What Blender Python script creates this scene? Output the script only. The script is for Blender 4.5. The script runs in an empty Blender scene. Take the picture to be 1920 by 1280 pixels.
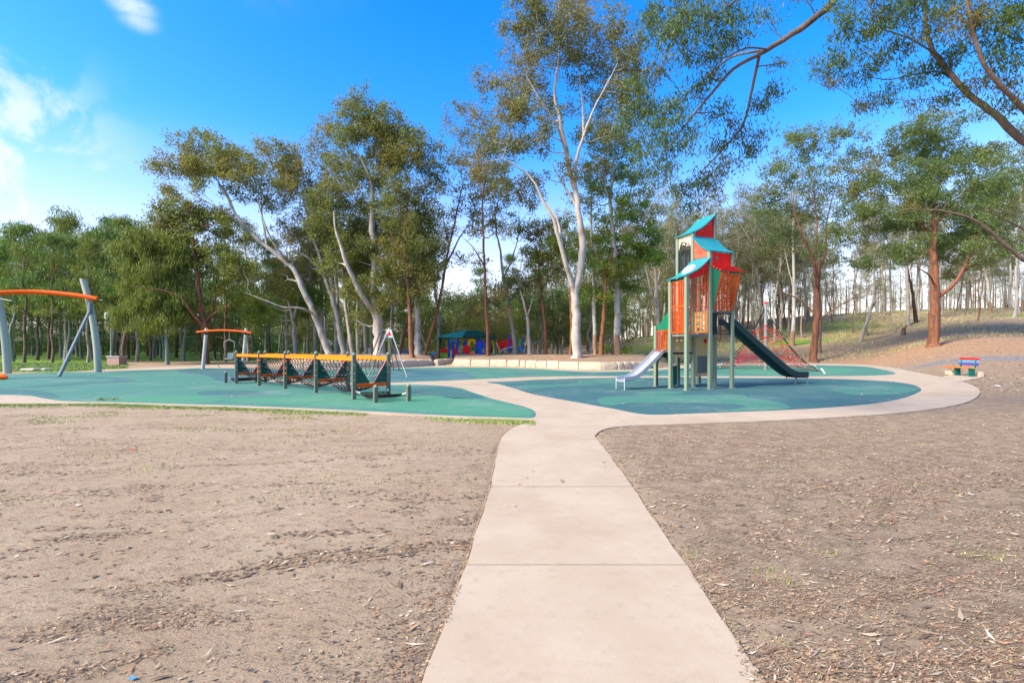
import bpy, math, random
import numpy as np
from mathutils import Vector, Matrix
from mathutils.geometry import tessellate_polygon

S = bpy.context.scene
COL = S.collection
R = math.radians
EYE = 1.65          # eye height of the photographer, metres
FOC = 900.0         # focal length in photo pixels (used to lay out the plan of the park)
HOR = 648.0

# ------------------------------------------------------------------ camera
cam_d = bpy.data.cameras.new('camera')
cam_d.sensor_width = 36.0
cam_d.lens = 36.0 * FOC / 1920.0
cam_d.shift_y = 8.0 / 1920.0
cam_d.clip_start = 0.05
cam_d.clip_end = 5000
cam = bpy.data.objects.new('camera', cam_d)
cam.location = (0, 0, EYE)
cam.rotation_euler = (R(90), 0, 0)
COL.objects.link(cam)
S.camera = cam

# ------------------------------------------------------------------ world and sun
SUN_EL, SUN_ROT = R(40), R(-118)
W = bpy.data.worlds.new('World')
S.world = W
W.use_nodes = True
nt = W.node_tree
nt.nodes.clear()
def wn(t, **k):
    n = nt.nodes.new(t)
    for a, b in k.items():
        setattr(n, a, b)
    return n
wl = nt.links.new
sky = wn('ShaderNodeTexSky', sky_type='NISHITA', sun_disc=False, sun_elevation=SUN_EL, sun_rotation=SUN_ROT)
sky.air_density = 1.0; sky.dust_density = 0.6; sky.ozone_density = 3.0; sky.altitude = 50
hsv = wn('ShaderNodeHueSaturation'); hsv.inputs['Saturation'].default_value = 1.42; hsv.inputs['Value'].default_value = .98; hsv.inputs['Hue'].default_value = .509
wl(sky.outputs[0], hsv.inputs['Color'])
tc = wn('ShaderNodeTexCoord')
nz = wn('ShaderNodeTexNoise'); nz.inputs['Scale'].default_value = 9; nz.inputs['Detail'].default_value = 10; nz.inputs['Roughness'].default_value = .6; nz.inputs['Distortion'].default_value = .4
wl(tc.outputs['Generated'], nz.inputs['Vector'])
cloud = None
def dirv(px, py):
    return Vector(((px-960)/FOC, 1.0, (HOR-py)/FOC)).normalized()
# banks of thin cloud: direction, angular radius, strength
for (px, py, rad, amp) in [(15,205,.06,.85), (-90,230,.10,.9), (125,212,.045,.6), (75,292,.045,.8), (15,285,.045,.75),
                           (0,120,.05,.5), (246,10,.030,.75), (258,38,.026,.6), (60,420,.09,.8), (-60,395,.08,.7), (-300,180,.25,1.0), (-500,420,.3,1.0),
                           (150,440,.08,.6), (1250,-700,.4,.8), (300,-500,.3,.9)]:
    d = dirv(px, py)
    vm = wn('ShaderNodeVectorMath', operation='DISTANCE')
    nrm = wn('ShaderNodeVectorMath', operation='MULTIPLY'); nrm.inputs[1].default_value = (1, 1, 1.7)
    wl(tc.outputs['Generated'], nrm.inputs[0])
    wl(nrm.outputs[0], vm.inputs[0]); vm.inputs[1].default_value = (d.x, d.y, d.z*1.7)
    mr = wn('ShaderNodeMapRange', interpolation_type='SMOOTHSTEP')
    wl(vm.outputs['Value'], mr.inputs['Value'])
    mr.inputs['From Min'].default_value = rad*1.5; mr.inputs['From Max'].default_value = 0
    mr.inputs['To Min'].default_value = 0; mr.inputs['To Max'].default_value = amp
    if cloud is None:
        cloud = mr.outputs[0]
    else:
        mx = wn('ShaderNodeMath', operation='MAXIMUM'); wl(cloud, mx.inputs[0]); wl(mr.outputs[0], mx.inputs[1]); cloud = mx.outputs[0]
nc = wn('ShaderNodeMapRange', interpolation_type='SMOOTHSTEP'); wl(nz.outputs['Fac'], nc.inputs['Value']); nc.inputs['From Min'].default_value = .40; nc.inputs['From Max'].default_value = .60
ad = wn('ShaderNodeMath', operation='MULTIPLY'); wl(cloud, ad.inputs[0]); wl(nc.outputs[0], ad.inputs[1])
cr = wn('ShaderNodeMapRange', interpolation_type='SMOOTHSTEP'); wl(ad.outputs[0], cr.inputs['Value'])
cr.inputs['From Min'].default_value = .0; cr.inputs['From Max'].default_value = .8
cr.inputs['To Min'].default_value = 0; cr.inputs['To Max'].default_value = .72
mixc = wn('ShaderNodeMixRGB'); wl(cr.outputs[0], mixc.inputs['Fac']); wl(hsv.outputs[0], mixc.inputs[1]); mixc.inputs[2].default_value = (2.4, 2.6, 2.9, 1)
# pale band of warm sky glow low over the horizon all the way round
sx = wn('ShaderNodeSeparateXYZ'); wl(tc.outputs['Generated'], sx.inputs[0])
hb = wn('ShaderNodeMapRange', interpolation_type='SMOOTHSTEP'); wl(sx.outputs['Z'], hb.inputs['Value'])
hb.inputs['From Min'].default_value = .40; hb.inputs['From Max'].default_value = 0.0
hb.inputs['To Min'].default_value = 0; hb.inputs['To Max'].default_value = .9
mixh = wn('ShaderNodeMixRGB'); wl(hb.outputs[0], mixh.inputs['Fac']); wl(mixc.outputs[0], mixh.inputs[1]); mixh.inputs[2].default_value = (2.9, 2.5, 2.4, 1)
bg = wn('ShaderNodeBackground'); bg.inputs['Strength'].default_value = .15
wl(mixh.outputs[0], bg.inputs['Color'])
wo = wn('ShaderNodeOutputWorld'); wl(bg.outputs[0], wo.inputs['Surface'])

sd = bpy.data.lights.new('sun', 'SUN'); sd.energy = 3.1; sd.angle = R(20); sd.color = (1.0, .86, .64)
sun = bpy.data.objects.new('sun', sd)
svec = Vector((math.sin(SUN_ROT)*math.cos(SUN_EL), math.cos(SUN_ROT)*math.cos(SUN_EL), math.sin(SUN_EL)))
sun.rotation_euler = svec.to_track_quat('Z', 'Y').to_euler()
sun.location = svec*60
COL.objects.link(sun)

vs = S.view_settings
S.display_settings.display_device = 'sRGB'
vs.view_transform = 'Standard'; vs.look = 'None'; vs.exposure = 1.55; vs.gamma = 1.0; vs.use_curve_mapping = False
S.render.engine = 'CYCLES'
cy = S.cycles
cy.use_denoising = True
cy.max_bounces = 7; cy.diffuse_bounces = 4; cy.glossy_bounces = 2; cy.transmission_bounces = 4; cy.transparent_max_bounces = 8
cy.use_adaptive_sampling = True; cy.adaptive_threshold = .015
cy.sample_clamp_indirect = 6

# ------------------------------------------------------------------ helpers
rng = np.random.default_rng(7)

def g(px, py, z=0.0):
    """plan position of a point seen at (px, py) lying at height z"""
    D = (EYE - z)*FOC/(py - HOR)
    return ((px-960)/FOC*D, D)

def at(px, py, D):
    return np.array(((px-960)/FOC*D, D, EYE + (HOR-py)/FOC*D))

def srgb(r, gg, b):
    f = lambda c: ((c/255.)/12.92 if c/255. <= .04045 else ((c/255.+.055)/1.055)**2.4)
    return (f(r), f(gg), f(b))

def vnoise(x, y, seed=0):
    """smooth value noise in -1..1 over arrays"""
    x = np.asarray(x, float); y = np.asarray(y, float)
    xi = np.floor(x).astype(np.int64); yi = np.floor(y).astype(np.int64)
    xf = x-xi; yf = y-yi
    def h(a, b):
        n = (a*374761393 + b*668265263 + seed*144665) & 0x7fffffff
        n = (n ^ (n >> 13))*1274126177 & 0x7fffffff
        n = n ^ (n >> 16)
        return (n & 0xffff)/32767.5-1
    u = xf*xf*(3-2*xf); v = yf*yf*(3-2*yf)
    return (h(xi, yi)*(1-u)+h(xi+1, yi)*u)*(1-v)+(h(xi, yi+1)*(1-u)+h(xi+1, yi+1)*u)*v
def fbm(x, y, o=4, seed=0):
    s = 0; a = 1; t = 0
    for k in range(o):
        s = s+a*vnoise(x*2**k+17*k, y*2**k-9*k, seed+k); t += a; a *= .5
    return s/t

def sstep(x, a, b):
    t = np.clip((np.asarray(x, float)-a)/(b-a), 0, 1)
    return t*t*(3-2*t)

def new_mesh(name, verts, faces, smooth=False):
    me = bpy.data.meshes.new(name)
    if isinstance(faces, np.ndarray):
        verts = np.ascontiguousarray(verts, dtype=np.float32)
        k = faces.shape[1]; n = len(faces)
        me.vertices.add(len(verts)); me.vertices.foreach_set('co', verts.ravel())
        me.loops.add(n*k); me.loops.foreach_set('vertex_index', faces.astype(np.int32).ravel())
        me.polygons.add(n)
        me.polygons.foreach_set('loop_start', np.arange(0, n*k, k, dtype=np.int32))
        me.polygons.foreach_set('loop_total', np.full(n, k, dtype=np.int32))
        if smooth: me.polygons.foreach_set('use_smooth', np.ones(n, dtype=bool))
        me.update(calc_edges=True)
    else:
        me.from_pydata([tuple(v) for v in verts], [], faces)
        if smooth:
            for p in me.polygons: p.use_smooth = True
        me.update()
    return me

def obj(name, me, mat=None, parent=None, kind=None):
    o = bpy.data.objects.new(name, me)
    COL.objects.link(o)
    if mat is not None and len(me.materials) == 0: me.materials.append(mat)
    if parent is not None:
        o.parent = parent
        o.matrix_parent_inverse = Matrix.Translation(-Vector(parent.location)) if parent.rotation_euler.z == 0 else (Matrix.Translation(parent.location) @ parent.rotation_euler.to_matrix().to_4x4()).inverted()
    if kind: o['kind'] = kind
    return o

def thing(name, label, cat, loc=(0, 0, 0), group=None):
    o = bpy.data.objects.new(name, None)
    COL.objects.link(o); o.location = loc; o.empty_display_size = .3
    o['label'] = label; o['category'] = cat
    if group: o['group'] = group
    return o

def tag(o, label, cat, group=None):
    o['label'] = label; o['category'] = cat
    if group: o['group'] = group
    return o

class MB:
    def __init__(s): s.v = []; s.f = []; s.n = 0
    def add(s, V, F):
        s.v.extend([tuple(p) for p in V]); s.f.extend([tuple(i+s.n for i in f) for f in F]); s.n += len(V); return s
    def box(s, c, ax, ay, az):
        c = np.array(c, float); ax = np.array(ax, float); ay = np.array(ay, float); az = np.array(az, float)
        V = [c+i*ax+j*ay+k*az for k in (-1, 1) for j in (-1, 1) for i in (-1, 1)]
        return s.add(V, [(0,2,3,1),(4,5,7,6),(0,1,5,4),(2,6,7,3),(0,4,6,2),(1,3,7,5)])
    def bev(s, c, hx, hy, hz, b=.01, ax=(1,0,0), ay=(0,1,0), az=(0,0,1)):
        """box with chamfered long edges and ends; half sizes"""
        c = np.array(c, float); ax = np.array(ax, float); ay = np.array(ay, float); az = np.array(az, float)
        ring = [(-hx+b,-hy),(hx-b,-hy),(hx,-hy+b),(hx,hy-b),(hx-b,hy),(-hx+b,hy),(-hx,hy-b),(-hx,-hy+b)]
        V = []
        for (z, q) in ((-hz, b), (-hz+b, 0), (hz-b, 0), (hz, b)):
            for (x, y) in ring:
                xx = x-np.sign(x)*q*(abs(x) > hx-b*1.01) if q else x
                yy = y-np.sign(y)*q*(abs(y) > hy-b*1.01) if q else y
                V.append(c+ax*xx+ay*yy+az*z)
        F = []
        for k in range(3):
            for i in range(8):
                j = (i+1) % 8
                F.append((k*8+i, k*8+j, k*8+8+j, k*8+8+i))
        F.append(tuple(range(7, -1, -1))); F.append(tuple(24+i for i in range(8)))
        return s.add(V, F)
    def bar(s, a, b, w, t=None, up=(0, 0, 1)):
        a = np.array(a, float); b = np.array(b, float); t = t or w
        d = b-a; L = np.linalg.norm(d); d = d/L
        u = np.array(up, float)
        if abs(d@u) > .98: u = np.array((1., 0, 0))
        x = np.cross(d, u); x /= np.linalg.norm(x); y = np.cross(x, d)
        return s.box((a+b)/2, d*L/2, x*w/2, y*t/2)
    def tube(s, pts, r, n=8, cap=True):
        V, F = tube_np(np.array(pts, float), r, n, cap)
        return s.add(V, F)
    def build(s, name, mat, parent=None, smooth=False, kind=None):
        me = new_mesh(name, s.v, s.f)
        if smooth: shade_auto(me)
        return obj(name, me, mat, parent, kind)

def shade_auto(me, ang=40):
    for p in me.polygons: p.use_smooth = True
    try:
        me.set_sharp_from_angle(angle=R(ang))
    except Exception:
        pass

def frames(P):
    T = np.gradient(P, axis=0) if len(P) > 2 else np.repeat((P[-1]-P[0])[None], len(P), 0)
    T = T/np.maximum(np.linalg.norm(T, axis=1, keepdims=True), 1e-9)
    a = np.array((0, 0, 1.)) if abs(T[0][2]) < .9 else np.array((1., 0, 0))
    X = []
    x = np.cross(T[0], a); x /= np.linalg.norm(x)
    for t in T:
        x = x-t*(x@t); x /= max(np.linalg.norm(x), 1e-9); X.append(x)
    X = np.array(X); Y = np.cross(T, X)
    return T, X, Y

def tube_np(P, r, n=8, cap=True):
    r = np.broadcast_to(np.asarray(r, float), (len(P),))
    T, X, Y = frames(P)
    a = np.arange(n)*2*math.pi/n
    V = (P[:, None, :]+r[:, None, None]*(np.cos(a)[None, :, None]*X[:, None, :]+np.sin(a)[None, :, None]*Y[:, None, :])).reshape(-1, 3)
    F = []
    for k in range(len(P)-1):
        for i in range(n):
            j = (i+1) % n
            F.append((k*n+i, k*n+j, (k+1)*n+j, (k+1)*n+i))
    if cap:
        F.append(tuple(range(n-1, -1, -1))); F.append(tuple((len(P)-1)*n+i for i in range(n)))
    return V, F

def catmull(pts, sub=6, closed=True):
    P = np.array(pts, float); n = len(P); out = []
    rngk = range(n) if closed else range(n-1)
    for k in rngk:
        if closed: p0, p1, p2, p3 = P[(k-1) % n], P[k], P[(k+1) % n], P[(k+2) % n]
        else: p0, p1, p2, p3 = P[max(k-1, 0)], P[k], P[k+1], P[min(k+2, n-1)]
        # centripetal
        t0 = 0; t1 = np.linalg.norm(p1-p0)**.5+1e-6; t2 = t1+np.linalg.norm(p2-p1)**.5+1e-6; t3 = t2+np.linalg.norm(p3-p2)**.5+1e-6
        for s in range(sub):
            t = t1+(t2-t1)*s/sub
            A1 = (t1-t)/(t1-t0)*p0+(t-t0)/(t1-t0)*p1
            A2 = (t2-t)/(t2-t1)*p1+(t-t1)/(t2-t1)*p2
            A3 = (t3-t)/(t3-t2)*p2+(t-t2)/(t3-t2)*p3
            B1 = (t2-t)/(t2-t0)*A1+(t-t0)/(t2-t0)*A2
            B2 = (t3-t)/(t3-t1)*A2+(t-t1)/(t3-t1)*A3
            out.append((t2-t)/(t2-t1)*B1+(t-t1)/(t2-t1)*B2)
    if not closed: out.append(P[-1])
    return np.array(out)

def sheet(name, outline, z, mat, parent=None, depth=0.0, kind=None):
    P = [Vector((float(x), float(y), 0)) for x, y in outline]
    area = sum(P[i].x*P[(i+1) % len(P)].y-P[(i+1) % len(P)].x*P[i].y for i in range(len(P)))
    if area < 0: P.reverse()
    T = tessellate_polygon([P])
    n = len(P)
    V = [(p.x, p.y, z) for p in P]
    F = []
    for t in T:
        a, b, c = (P[i] for i in t)
        cr_ = (b.x-a.x)*(c.y-a.y)-(b.y-a.y)*(c.x-a.x)
        if abs(cr_) < 1e-9: continue
        F.append(tuple(t) if cr_ > 0 else tuple(reversed(t)))
    if depth:
        V += [(p.x, p.y, z-depth) for p in P]
        for i in range(n):
            j = (i+1) % n
            F.append((i, i+n, j+n, j))
    return obj(name, new_mesh(name, V, F), mat, parent, kind)

def inside(x, y, poly):
    x = np.asarray(x); y = np.asarray(y); r = np.zeros(x.shape, bool)
    P = np.asarray(poly); j = len(P)-1
    for i in range(len(P)):
        xi, yi = P[i]; xj, yj = P[j]
        c = ((yi > y) != (yj > y)) & (x < (xj-xi)*(y-yi)/((yj-yi) if abs(yj-yi) > 1e-12 else 1e-12)+xi)
        r ^= c; j = i
    return r

# ------------------------------------------------------------------ materials
def mat_new(name):
    m = bpy.data.materials.new(name); m.use_nodes = True
    t = m.node_tree; b = t.nodes['Principled BSDF']
    return m, t, b
def N(t, typ, **k):
    n = t.nodes.new(typ)
    for a, b in k.items(): setattr(n, a, b)
    return n
def noise(t, scale, detail=4, rough=.5, vec=None, dim=None):
    n = N(t, 'ShaderNodeTexNoise'); n.inputs['Scale'].default_value = scale; n.inputs['Detail'].default_value = detail; n.inputs['Roughness'].default_value = rough
    if vec is not None: t.links.new(vec, n.inputs['Vector'])
    return n
def mapping(t, src, scale=(1, 1, 1), rot=(0, 0, 0)):
    m = N(t, 'ShaderNodeMapping'); m.inputs['Scale'].default_value = scale; m.inputs['Rotation'].default_value = rot
    t.links.new(src, m.inputs['Vector']); return m.outputs[0]
def ramp(t, fac, a, b, lo=0., hi=1., step=True):
    m = N(t, 'ShaderNodeMapRange')
    if step: m.interpolation_type = 'SMOOTHSTEP'
    t.links.new(fac, m.inputs['Value']); m.inputs['From Min'].default_value = a; m.inputs['From Max'].default_value = b
    m.inputs['To Min'].default_value = lo; m.inputs['To Max'].default_value = hi
    return m.outputs[0]
def mix(t, fac, c1, c2, mode='MIX'):
    m = N(t, 'ShaderNodeMixRGB', blend_type=mode)
    for i, v in ((0, fac), (1, c1), (2, c2)):
        if isinstance(v, (int, float)): m.inputs[i].default_value = v
        elif isinstance(v, tuple): m.inputs[i].default_value = (*v[:3], 1)
        else: t.links.new(v, m.inputs[i])
    return m.outputs[0]
def mth(t, op, a, b=None):
    m = N(t, 'ShaderNodeMath', operation=op)
    for i, v in ((0, a), (1, b)):
        if v is None: continue
        if isinstance(v, (int, float)): m.inputs[i].default_value = v
        else: t.links.new(v, m.inputs[i])
    return m.outputs[0]
def bump(t, b, h, strength=.3, dist=.01):
    n = N(t, 'ShaderNodeBump'); n.inputs['Strength'].default_value = strength; n.inputs['Distance'].default_value = dist
    t.links.new(h, n.inputs['Height']); t.links.new(n.outputs[0], b.inputs['Normal'])
def attr(t, name):
    a = N(t, 'ShaderNodeAttribute'); a.attribute_name = name; return a.outputs['Fac']

def paint(name, c, rough=.45, wear=.12, metallic=0.0, scale=9):
    m, t, b = mat_new(name)
    gp = N(t, 'ShaderNodeNewGeometry').outputs['Position']
    n1 = noise(t, scale, 6, .6, gp); n2 = noise(t, scale*.15, 3, .5, gp)
    f = mth(t, 'MULTIPLY', ramp(t, n1.outputs[0], .35, .75), wear)
    dk = tuple(x*.6+.006 for x in c); lt = tuple(min(1, x*1.15+.002) for x in c)
    base = mix(t, ramp(t, n2.outputs[0], .3, .7, 0, .5), tuple(c), lt)
    t.links.new(mix(t, f, base, dk), b.inputs['Base Color'])
    b.inputs['Roughness'].default_value = rough; b.inputs['Metallic'].default_value = metallic; b.inputs['Specular IOR Level'].default_value = .14 if not metallic else .5
    t.links.new(ramp(t, n1.outputs[0], .3, .7, rough*.8, min(1, rough*1.25)), b.inputs['Roughness'])
    return m

M = {}
M['post'] = paint('post_paint', (.20, .26, .18), .5)
M['post_dark'] = paint('bridge_post_paint', (.135, .15, .105), .5)
M['teal'] = paint('teal_roof_plastic', (.022, .24, .27), .5)
M['red'] = paint('red_plastic', (.74, .014, .008), .55, .08)
M['coral'] = paint('coral_lit_red_plastic', (.85, .12, .07), .55, .08)  # sunlit tone of the red side gable painted in; also colours small playground panels
M['orange'] = paint('orange_powder_coat', (.85, .105, .006), .55, .08)
M['amber'] = paint('amber_rail_paint', (.88, .20, .004), .5, .08)
M['dgreen'] = paint('dark_green_plastic', (.008, .085, .055), .42)
M['green'] = paint('green_plastic', (.01, .16, .08), .45)
M['slide_green'] = paint('slide_green_plastic', (.012, .045, .04), .38)
M['beige'] = paint('beige_plastic', (.50, .33, .15), .5)
M['cream'] = paint('cream_plastic', (.68, .58, .40), .5)
M['black'] = paint('black_metal', (.018, .02, .02), .5)
M['deck'] = paint('grey_deck', (.16, .18, .18), .55)
M['steel'] = paint('stainless_steel', (.50, .52, .54), .42, .1, .6)
M['galv'] = paint('galvanised_steel', (.24, .26, .25), .55, .15, .2)
M['sage'] = paint('sage_powder_coat', (.36, .39, .29), .5, .08, 0, 3)
M['pale_post'] = paint('pale_green_post', (.42, .46, .38), .5)
M['brace'] = paint('blue_grey_steel', (.17, .21, .21), .5)
M['blue'] = paint('blue_plastic', (.02, .07, .62), .45)
M['skyblue'] = paint('sky_blue_plastic', (.05, .28, .62), .45)
M['yellow'] = paint('yellow_plastic', (.75, .45, .01), .45)
M['lime'] = paint('lime_plastic', (.15, .5, .02), .45)
M['purple'] = paint('purple_paint', (.08, .04, .30), .5)
M['white'] = paint('white_plastic', (.55, .55, .53), .5)
M['rope_black'] = paint('black_rope', (.02, .013, .014), .8, .2, 0, 40)
M['rope_red'] = paint('red_rope', (.42, .012, .02), .75, .2, 0, 40)
M['bench_green'] = paint('bench_green_paint', (.005, .11, .09), .5)
M['fence_blue'] = paint('blue_panel_paint', (.16, .32, .46), .55)
M['roof_green'] = paint('green_roof_sheet', (.012, .085, .04), .8)
M['roof_aqua'] = paint('aqua_roof_sheet', (.03, .30, .22), .7)
M['pink'] = paint('pink_trim', (.6, .2, .22), .5)

# clear dome
m, t, b = mat_new('clear_dome'); b.inputs['Base Color'].default_value = (.75, .8, .85, 1); b.inputs['Roughness'].default_value = .08
b.inputs['Transmission Weight'].default_value = .55; b.inputs['IOR'].default_value = 1.3; M['dome'] = m

# concrete
def concrete(name, c1, c2, sc=1.0):
    m, t, b = mat_new(name)
    gp = N(t, 'ShaderNodeNewGeometry').outputs['Position']
    a = noise(t, 1.1*sc, 6, .6, gp); c = noise(t, 140*sc, 3, .7, gp); d = noise(t, 9*sc, 5, .65, gp)
    col = mix(t, ramp(t, a.outputs[0], .32, .68), c1, c2)
    col = mix(t, ramp(t, d.outputs[0], .52, .75, 0, .3), col, tuple(x*.62 for x in c1))
    bb = noise(t, .33*sc, 8, .72, gp); col = mix(t, ramp(t, bb.outputs[0], .5, .62, 0, .32), col, (c1[0]*.80, c1[1]*.72, c1[2]*.62))
    col = mix(t, ramp(t, c.outputs[0], .35, .75, 0, .35), col, tuple(x*.72 for x in c1))
    gt = N(t, 'ShaderNodeTexVoronoi'); gt.inputs['Scale'].default_value = 55*sc; t.links.new(gp, gt.inputs['Vector'])
    speck = ramp(t, gt.outputs['Distance'], .0, .16, .5, 0)
    sel = ramp(t, c.outputs[0], .58, .66, 0, 1)
    col = mix(t, mth(t, 'MULTIPLY', speck, sel), col, tuple(x*.35 for x in c1))
    t.links.new(col, b.inputs['Base Color']); b.inputs['Roughness'].default_value = .85
    hh = mth(t, 'ADD', mth(t, 'MULTIPLY', c.outputs[0], .5), d.outputs[0])
    bump(t, b, hh, .35, .004)
    return m
M['concrete'] = concrete('path_concrete', (.395, .308, .212), (.45, .36, .26))
M['kerb'] = concrete('pale_edging_concrete', (.62, .55, .45), (.68, .61, .52))

# rubber surfacing
def rubber(name, c):
    m, t, b = mat_new(name)
    gp = N(t, 'ShaderNodeNewGeometry').outputs['Position']
    a = noise(t, 180, 2, .7, gp); c2 = noise(t, .5, 5, .6, gp); d = noise(t, 4, 5, .7, gp)
    col = mix(t, ramp(t, a.outputs[0], .3, .7), tuple(x*.7 for x in c), tuple(min(1, x*1.3) for x in c))
    dust = ramp(t, mth(t, 'ADD', mth(t, 'MULTIPLY', c2.outputs[0], .65), mth(t, 'MULTIPLY', d.outputs[0], .35)), .46, .72, .0, .38)
    col = mix(t, dust, col, (.26, .30, .26))
    t.links.new(col, b.inputs['Base Color']); b.inputs['Roughness'].default_value = .85
    bump(t, b, a.outputs[0], .4, .003)
    return m
M['rub_green'] = rubber('green_rubber', (.046, .205, .118))
M['rub_teal'] = rubber('teal_rubber', (.040, .170, .125))
M['rub_blue'] = rubber('blue_rubber', (.025, .104, .110))
M['rub_dark'] = rubber('dark_teal_rubber', (.027, .118, .112))
M['rub_mid'] = rubber('mid_teal_rubber', (.036, .150, .122))
M['rub_sky'] = rubber('sky_teal_rubber', (.034, .125, .14))

# sandstone
m, t, b = mat_new('sandstone')
gp = N(t, 'ShaderNodeNewGeometry').outputs['Position']; oi = N(t, 'ShaderNodeObjectInfo').outputs['Random']
a = noise(t, 3, 6, .6, gp); c = noise(t, 30, 4, .7, gp)
col = mix(t, ramp(t, a.outputs[0], .3, .7), (.46, .37, .24), (.54, .46, .35))
col = mix(t, mth(t, 'MULTIPLY', oi, .45), col, (.48, .38, .28))
col = mix(t, ramp(t, c.outputs[0], .5, .8, 0, .5), col, (.36, .24, .12))
t.links.new(col, b.inputs['Base Color']); b.inputs['Roughness'].default_value = .9
bump(t, b, a.outputs[0], .6, .03); M['stone'] = m

m, t, b = mat_new('brick_masonry')
gp = N(t, 'ShaderNodeTexCoord').outputs['Object']
br = N(t, 'ShaderNodeTexBrick'); br.inputs['Scale'].default_value = 4; br.inputs['Color1'].default_value = (.34, .19, .14, 1); br.inputs['Color2'].default_value = (.42, .26, .20, 1); br.inputs['Mortar'].default_value = (.4, .36, .32, 1)
t.links.new(mapping(t, gp, (1, 1, 1), (R(90), 0, 0)), br.inputs['Vector']); t.links.new(br.outputs[0], b.inputs['Base Color']); b.inputs['Roughness'].default_value = .9; M['brick'] = m

# bark
def bark(name, c1, c2, c3, sc=1.0, patch=.5, zs=.18, bumpd=.03, stock=None):
    m, t, b = mat_new(name)
    tcn = N(t, 'ShaderNodeTexCoord').outputs['Object']; rnd = N(t, 'ShaderNodeObjectInfo').outputs['Random']
    v = mapping(t, tcn, (1, 1, zs))
    a = noise(t, 2.6*sc, 6, .62, v); c = noise(t, 14*sc, 5, .65, v); d = noise(t, 1.1*sc, 3, .5, tcn)
    col = mix(t, ramp(t, a.outputs[0], .38, .62), c1, c2)
    col = mix(t, ramp(t, d.outputs[0], patch, patch+.14, 0, .8), col, c3)
    col = mix(t, ramp(t, c.outputs[0], .5, .78, 0, .55), col, tuple(x*.4 for x in c3))
    col = mix(t, mth(t, 'MULTIPLY', rnd, .3), col, tuple(x*.6 for x in c2))
    if stock:
        sz = N(t, 'ShaderNodeSeparateXYZ'); t.links.new(tcn, sz.inputs[0])
        zf = mth(t, 'ADD', sz.outputs[2], mth(t, 'MULTIPLY', a.outputs[0], 2.2))
        col = mix(t, ramp(t, zf, stock[0], stock[0]+.35, 1, 0), col, mix(t, ramp(t, c.outputs[0], .4, .7), stock[1], tuple(x*.4 for x in stock[1])))
    t.links.new(col, b.inputs['Base Color']); b.inputs['Roughness'].default_value = .85
    bump(t, b, mth(t, 'ADD', mth(t, 'MULTIPLY', c.outputs[0], .6), a.outputs[0]), .7, bumpd)
    return m
M['bark_white'] = bark('white_gum_bark', (.46, .40, .33), (.34, .31, .27), (.22, .16, .11), .8, .54, .14, .02)
M['bark_cool'] = bark('pale_grey_gum_bark', (.37, .35, .31), (.25, .25, .23), (.17, .12, .085), .9, .52, .14, .02)
M['bark_stock'] = bark('pale_gum_bark_brown_base', (.42, .41, .36), (.30, .31, .28), (.19, .13, .09), .9, .54, .14, .02, (2.6, (.28, .17, .10)))
M['bark_red'] = bark('red_brown_bark', (.26, .10, .042), (.12, .052, .028), (.07, .036, .02), 1.9, .55, .08, .06)
M['bark_brown'] = bark('brown_bark', (.17, .115, .08), (.12, .085, .06), (.07, .05, .038), 1.6, .55, .08, .05)
M['bark_grey'] = bark('grey_bark', (.36, .32, .27), (.26, .235, .20), (.15, .125, .10), 1.4, .52, .1, .04)
M['bark_fissured'] = bark('fissured_grey_bark', (.40, .38, .35), (.30, .29, .27), (.16, .14, .12), 2.2, .50, .1, .06)
M['bark_mossy'] = bark('green_grey_bark', (.20, .25, .19), (.14, .19, .14), (.10, .10, .07), 1.4, .55, .1, .03)
M['bark_black'] = bark('charred_bark', (.03, .025, .022), (.045, .035, .03), (.02, .018, .016), 1.4, .5, .1, .05)

# foliage: tint attribute picks a colour between shade of the species
def leafmat(name, ca, cb, cc, trans=.5, tip=.12):
    m, t, b = mat_new(name)
    rnd = N(t, 'ShaderNodeObjectInfo').outputs['Random']; a = attr(t, 'tint')
    w = attr(t, 'warm')
    col = mix(t, a, ca, cb)
    col = mix(t, mth(t, 'MULTIPLY', w, 1.0), col, cc)
    col = mix(t, mth(t, 'MULTIPLY', rnd, .35), col, tuple(x*.62 for x in ca))
    t.links.new(col, b.inputs['Base Color']); b.inputs['Roughness'].default_value = .5
    b.inputs['Specular IOR Level'].default_value = .35
    tr = N(t, 'ShaderNodeBsdfTranslucent'); tcx = mix(t, .5, col, (.30, .34, .05), 'MIX'); t.links.new(mix(t, .7, col, tcx), tr.inputs['Color'])
    ms = N(t, 'ShaderNodeMixShader'); ms.inputs[0].default_value = trans
    out = t.nodes['Material Output']; t.links.new(b.outputs[0], ms.inputs[1]); t.links.new(tr.outputs[0], ms.inputs[2]); t.links.new(ms.outputs[0], out.inputs['Surface'])
    return m
M['leaf_gum'] = leafmat('gum_leaves', (.15, .16, .055), (.25, .255, .09), (.34, .20, .06))
M['leaf_olive'] = leafmat('olive_leaves', (.12, .15, .04), (.22, .25, .065), (.32, .22, .05))
M['leaf_green'] = leafmat('fresh_green_leaves', (.09, .18, .025), (.21, .31, .045), (.34, .29, .04))
M['leaf_blue'] = leafmat('blue_green_leaves', (.10, .175, .055), (.20, .27, .085), (.34, .24, .05))
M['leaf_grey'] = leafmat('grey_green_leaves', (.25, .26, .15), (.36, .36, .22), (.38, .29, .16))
M['leaf_casu'] = leafmat('she_oak_needles', (.05, .14, .03), (.12, .23, .04), (.28, .19, .05), .4)
M['leaf_yel'] = leafmat('yellow_green_needles', (.13, .18, .025), (.22, .27, .045), (.32, .22, .04), .35)
M['leaf_near'] = leafmat('near_gum_leaves', (.055, .11, .02), (.15, .22, .04), (.32, .15, .04), .35)

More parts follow.
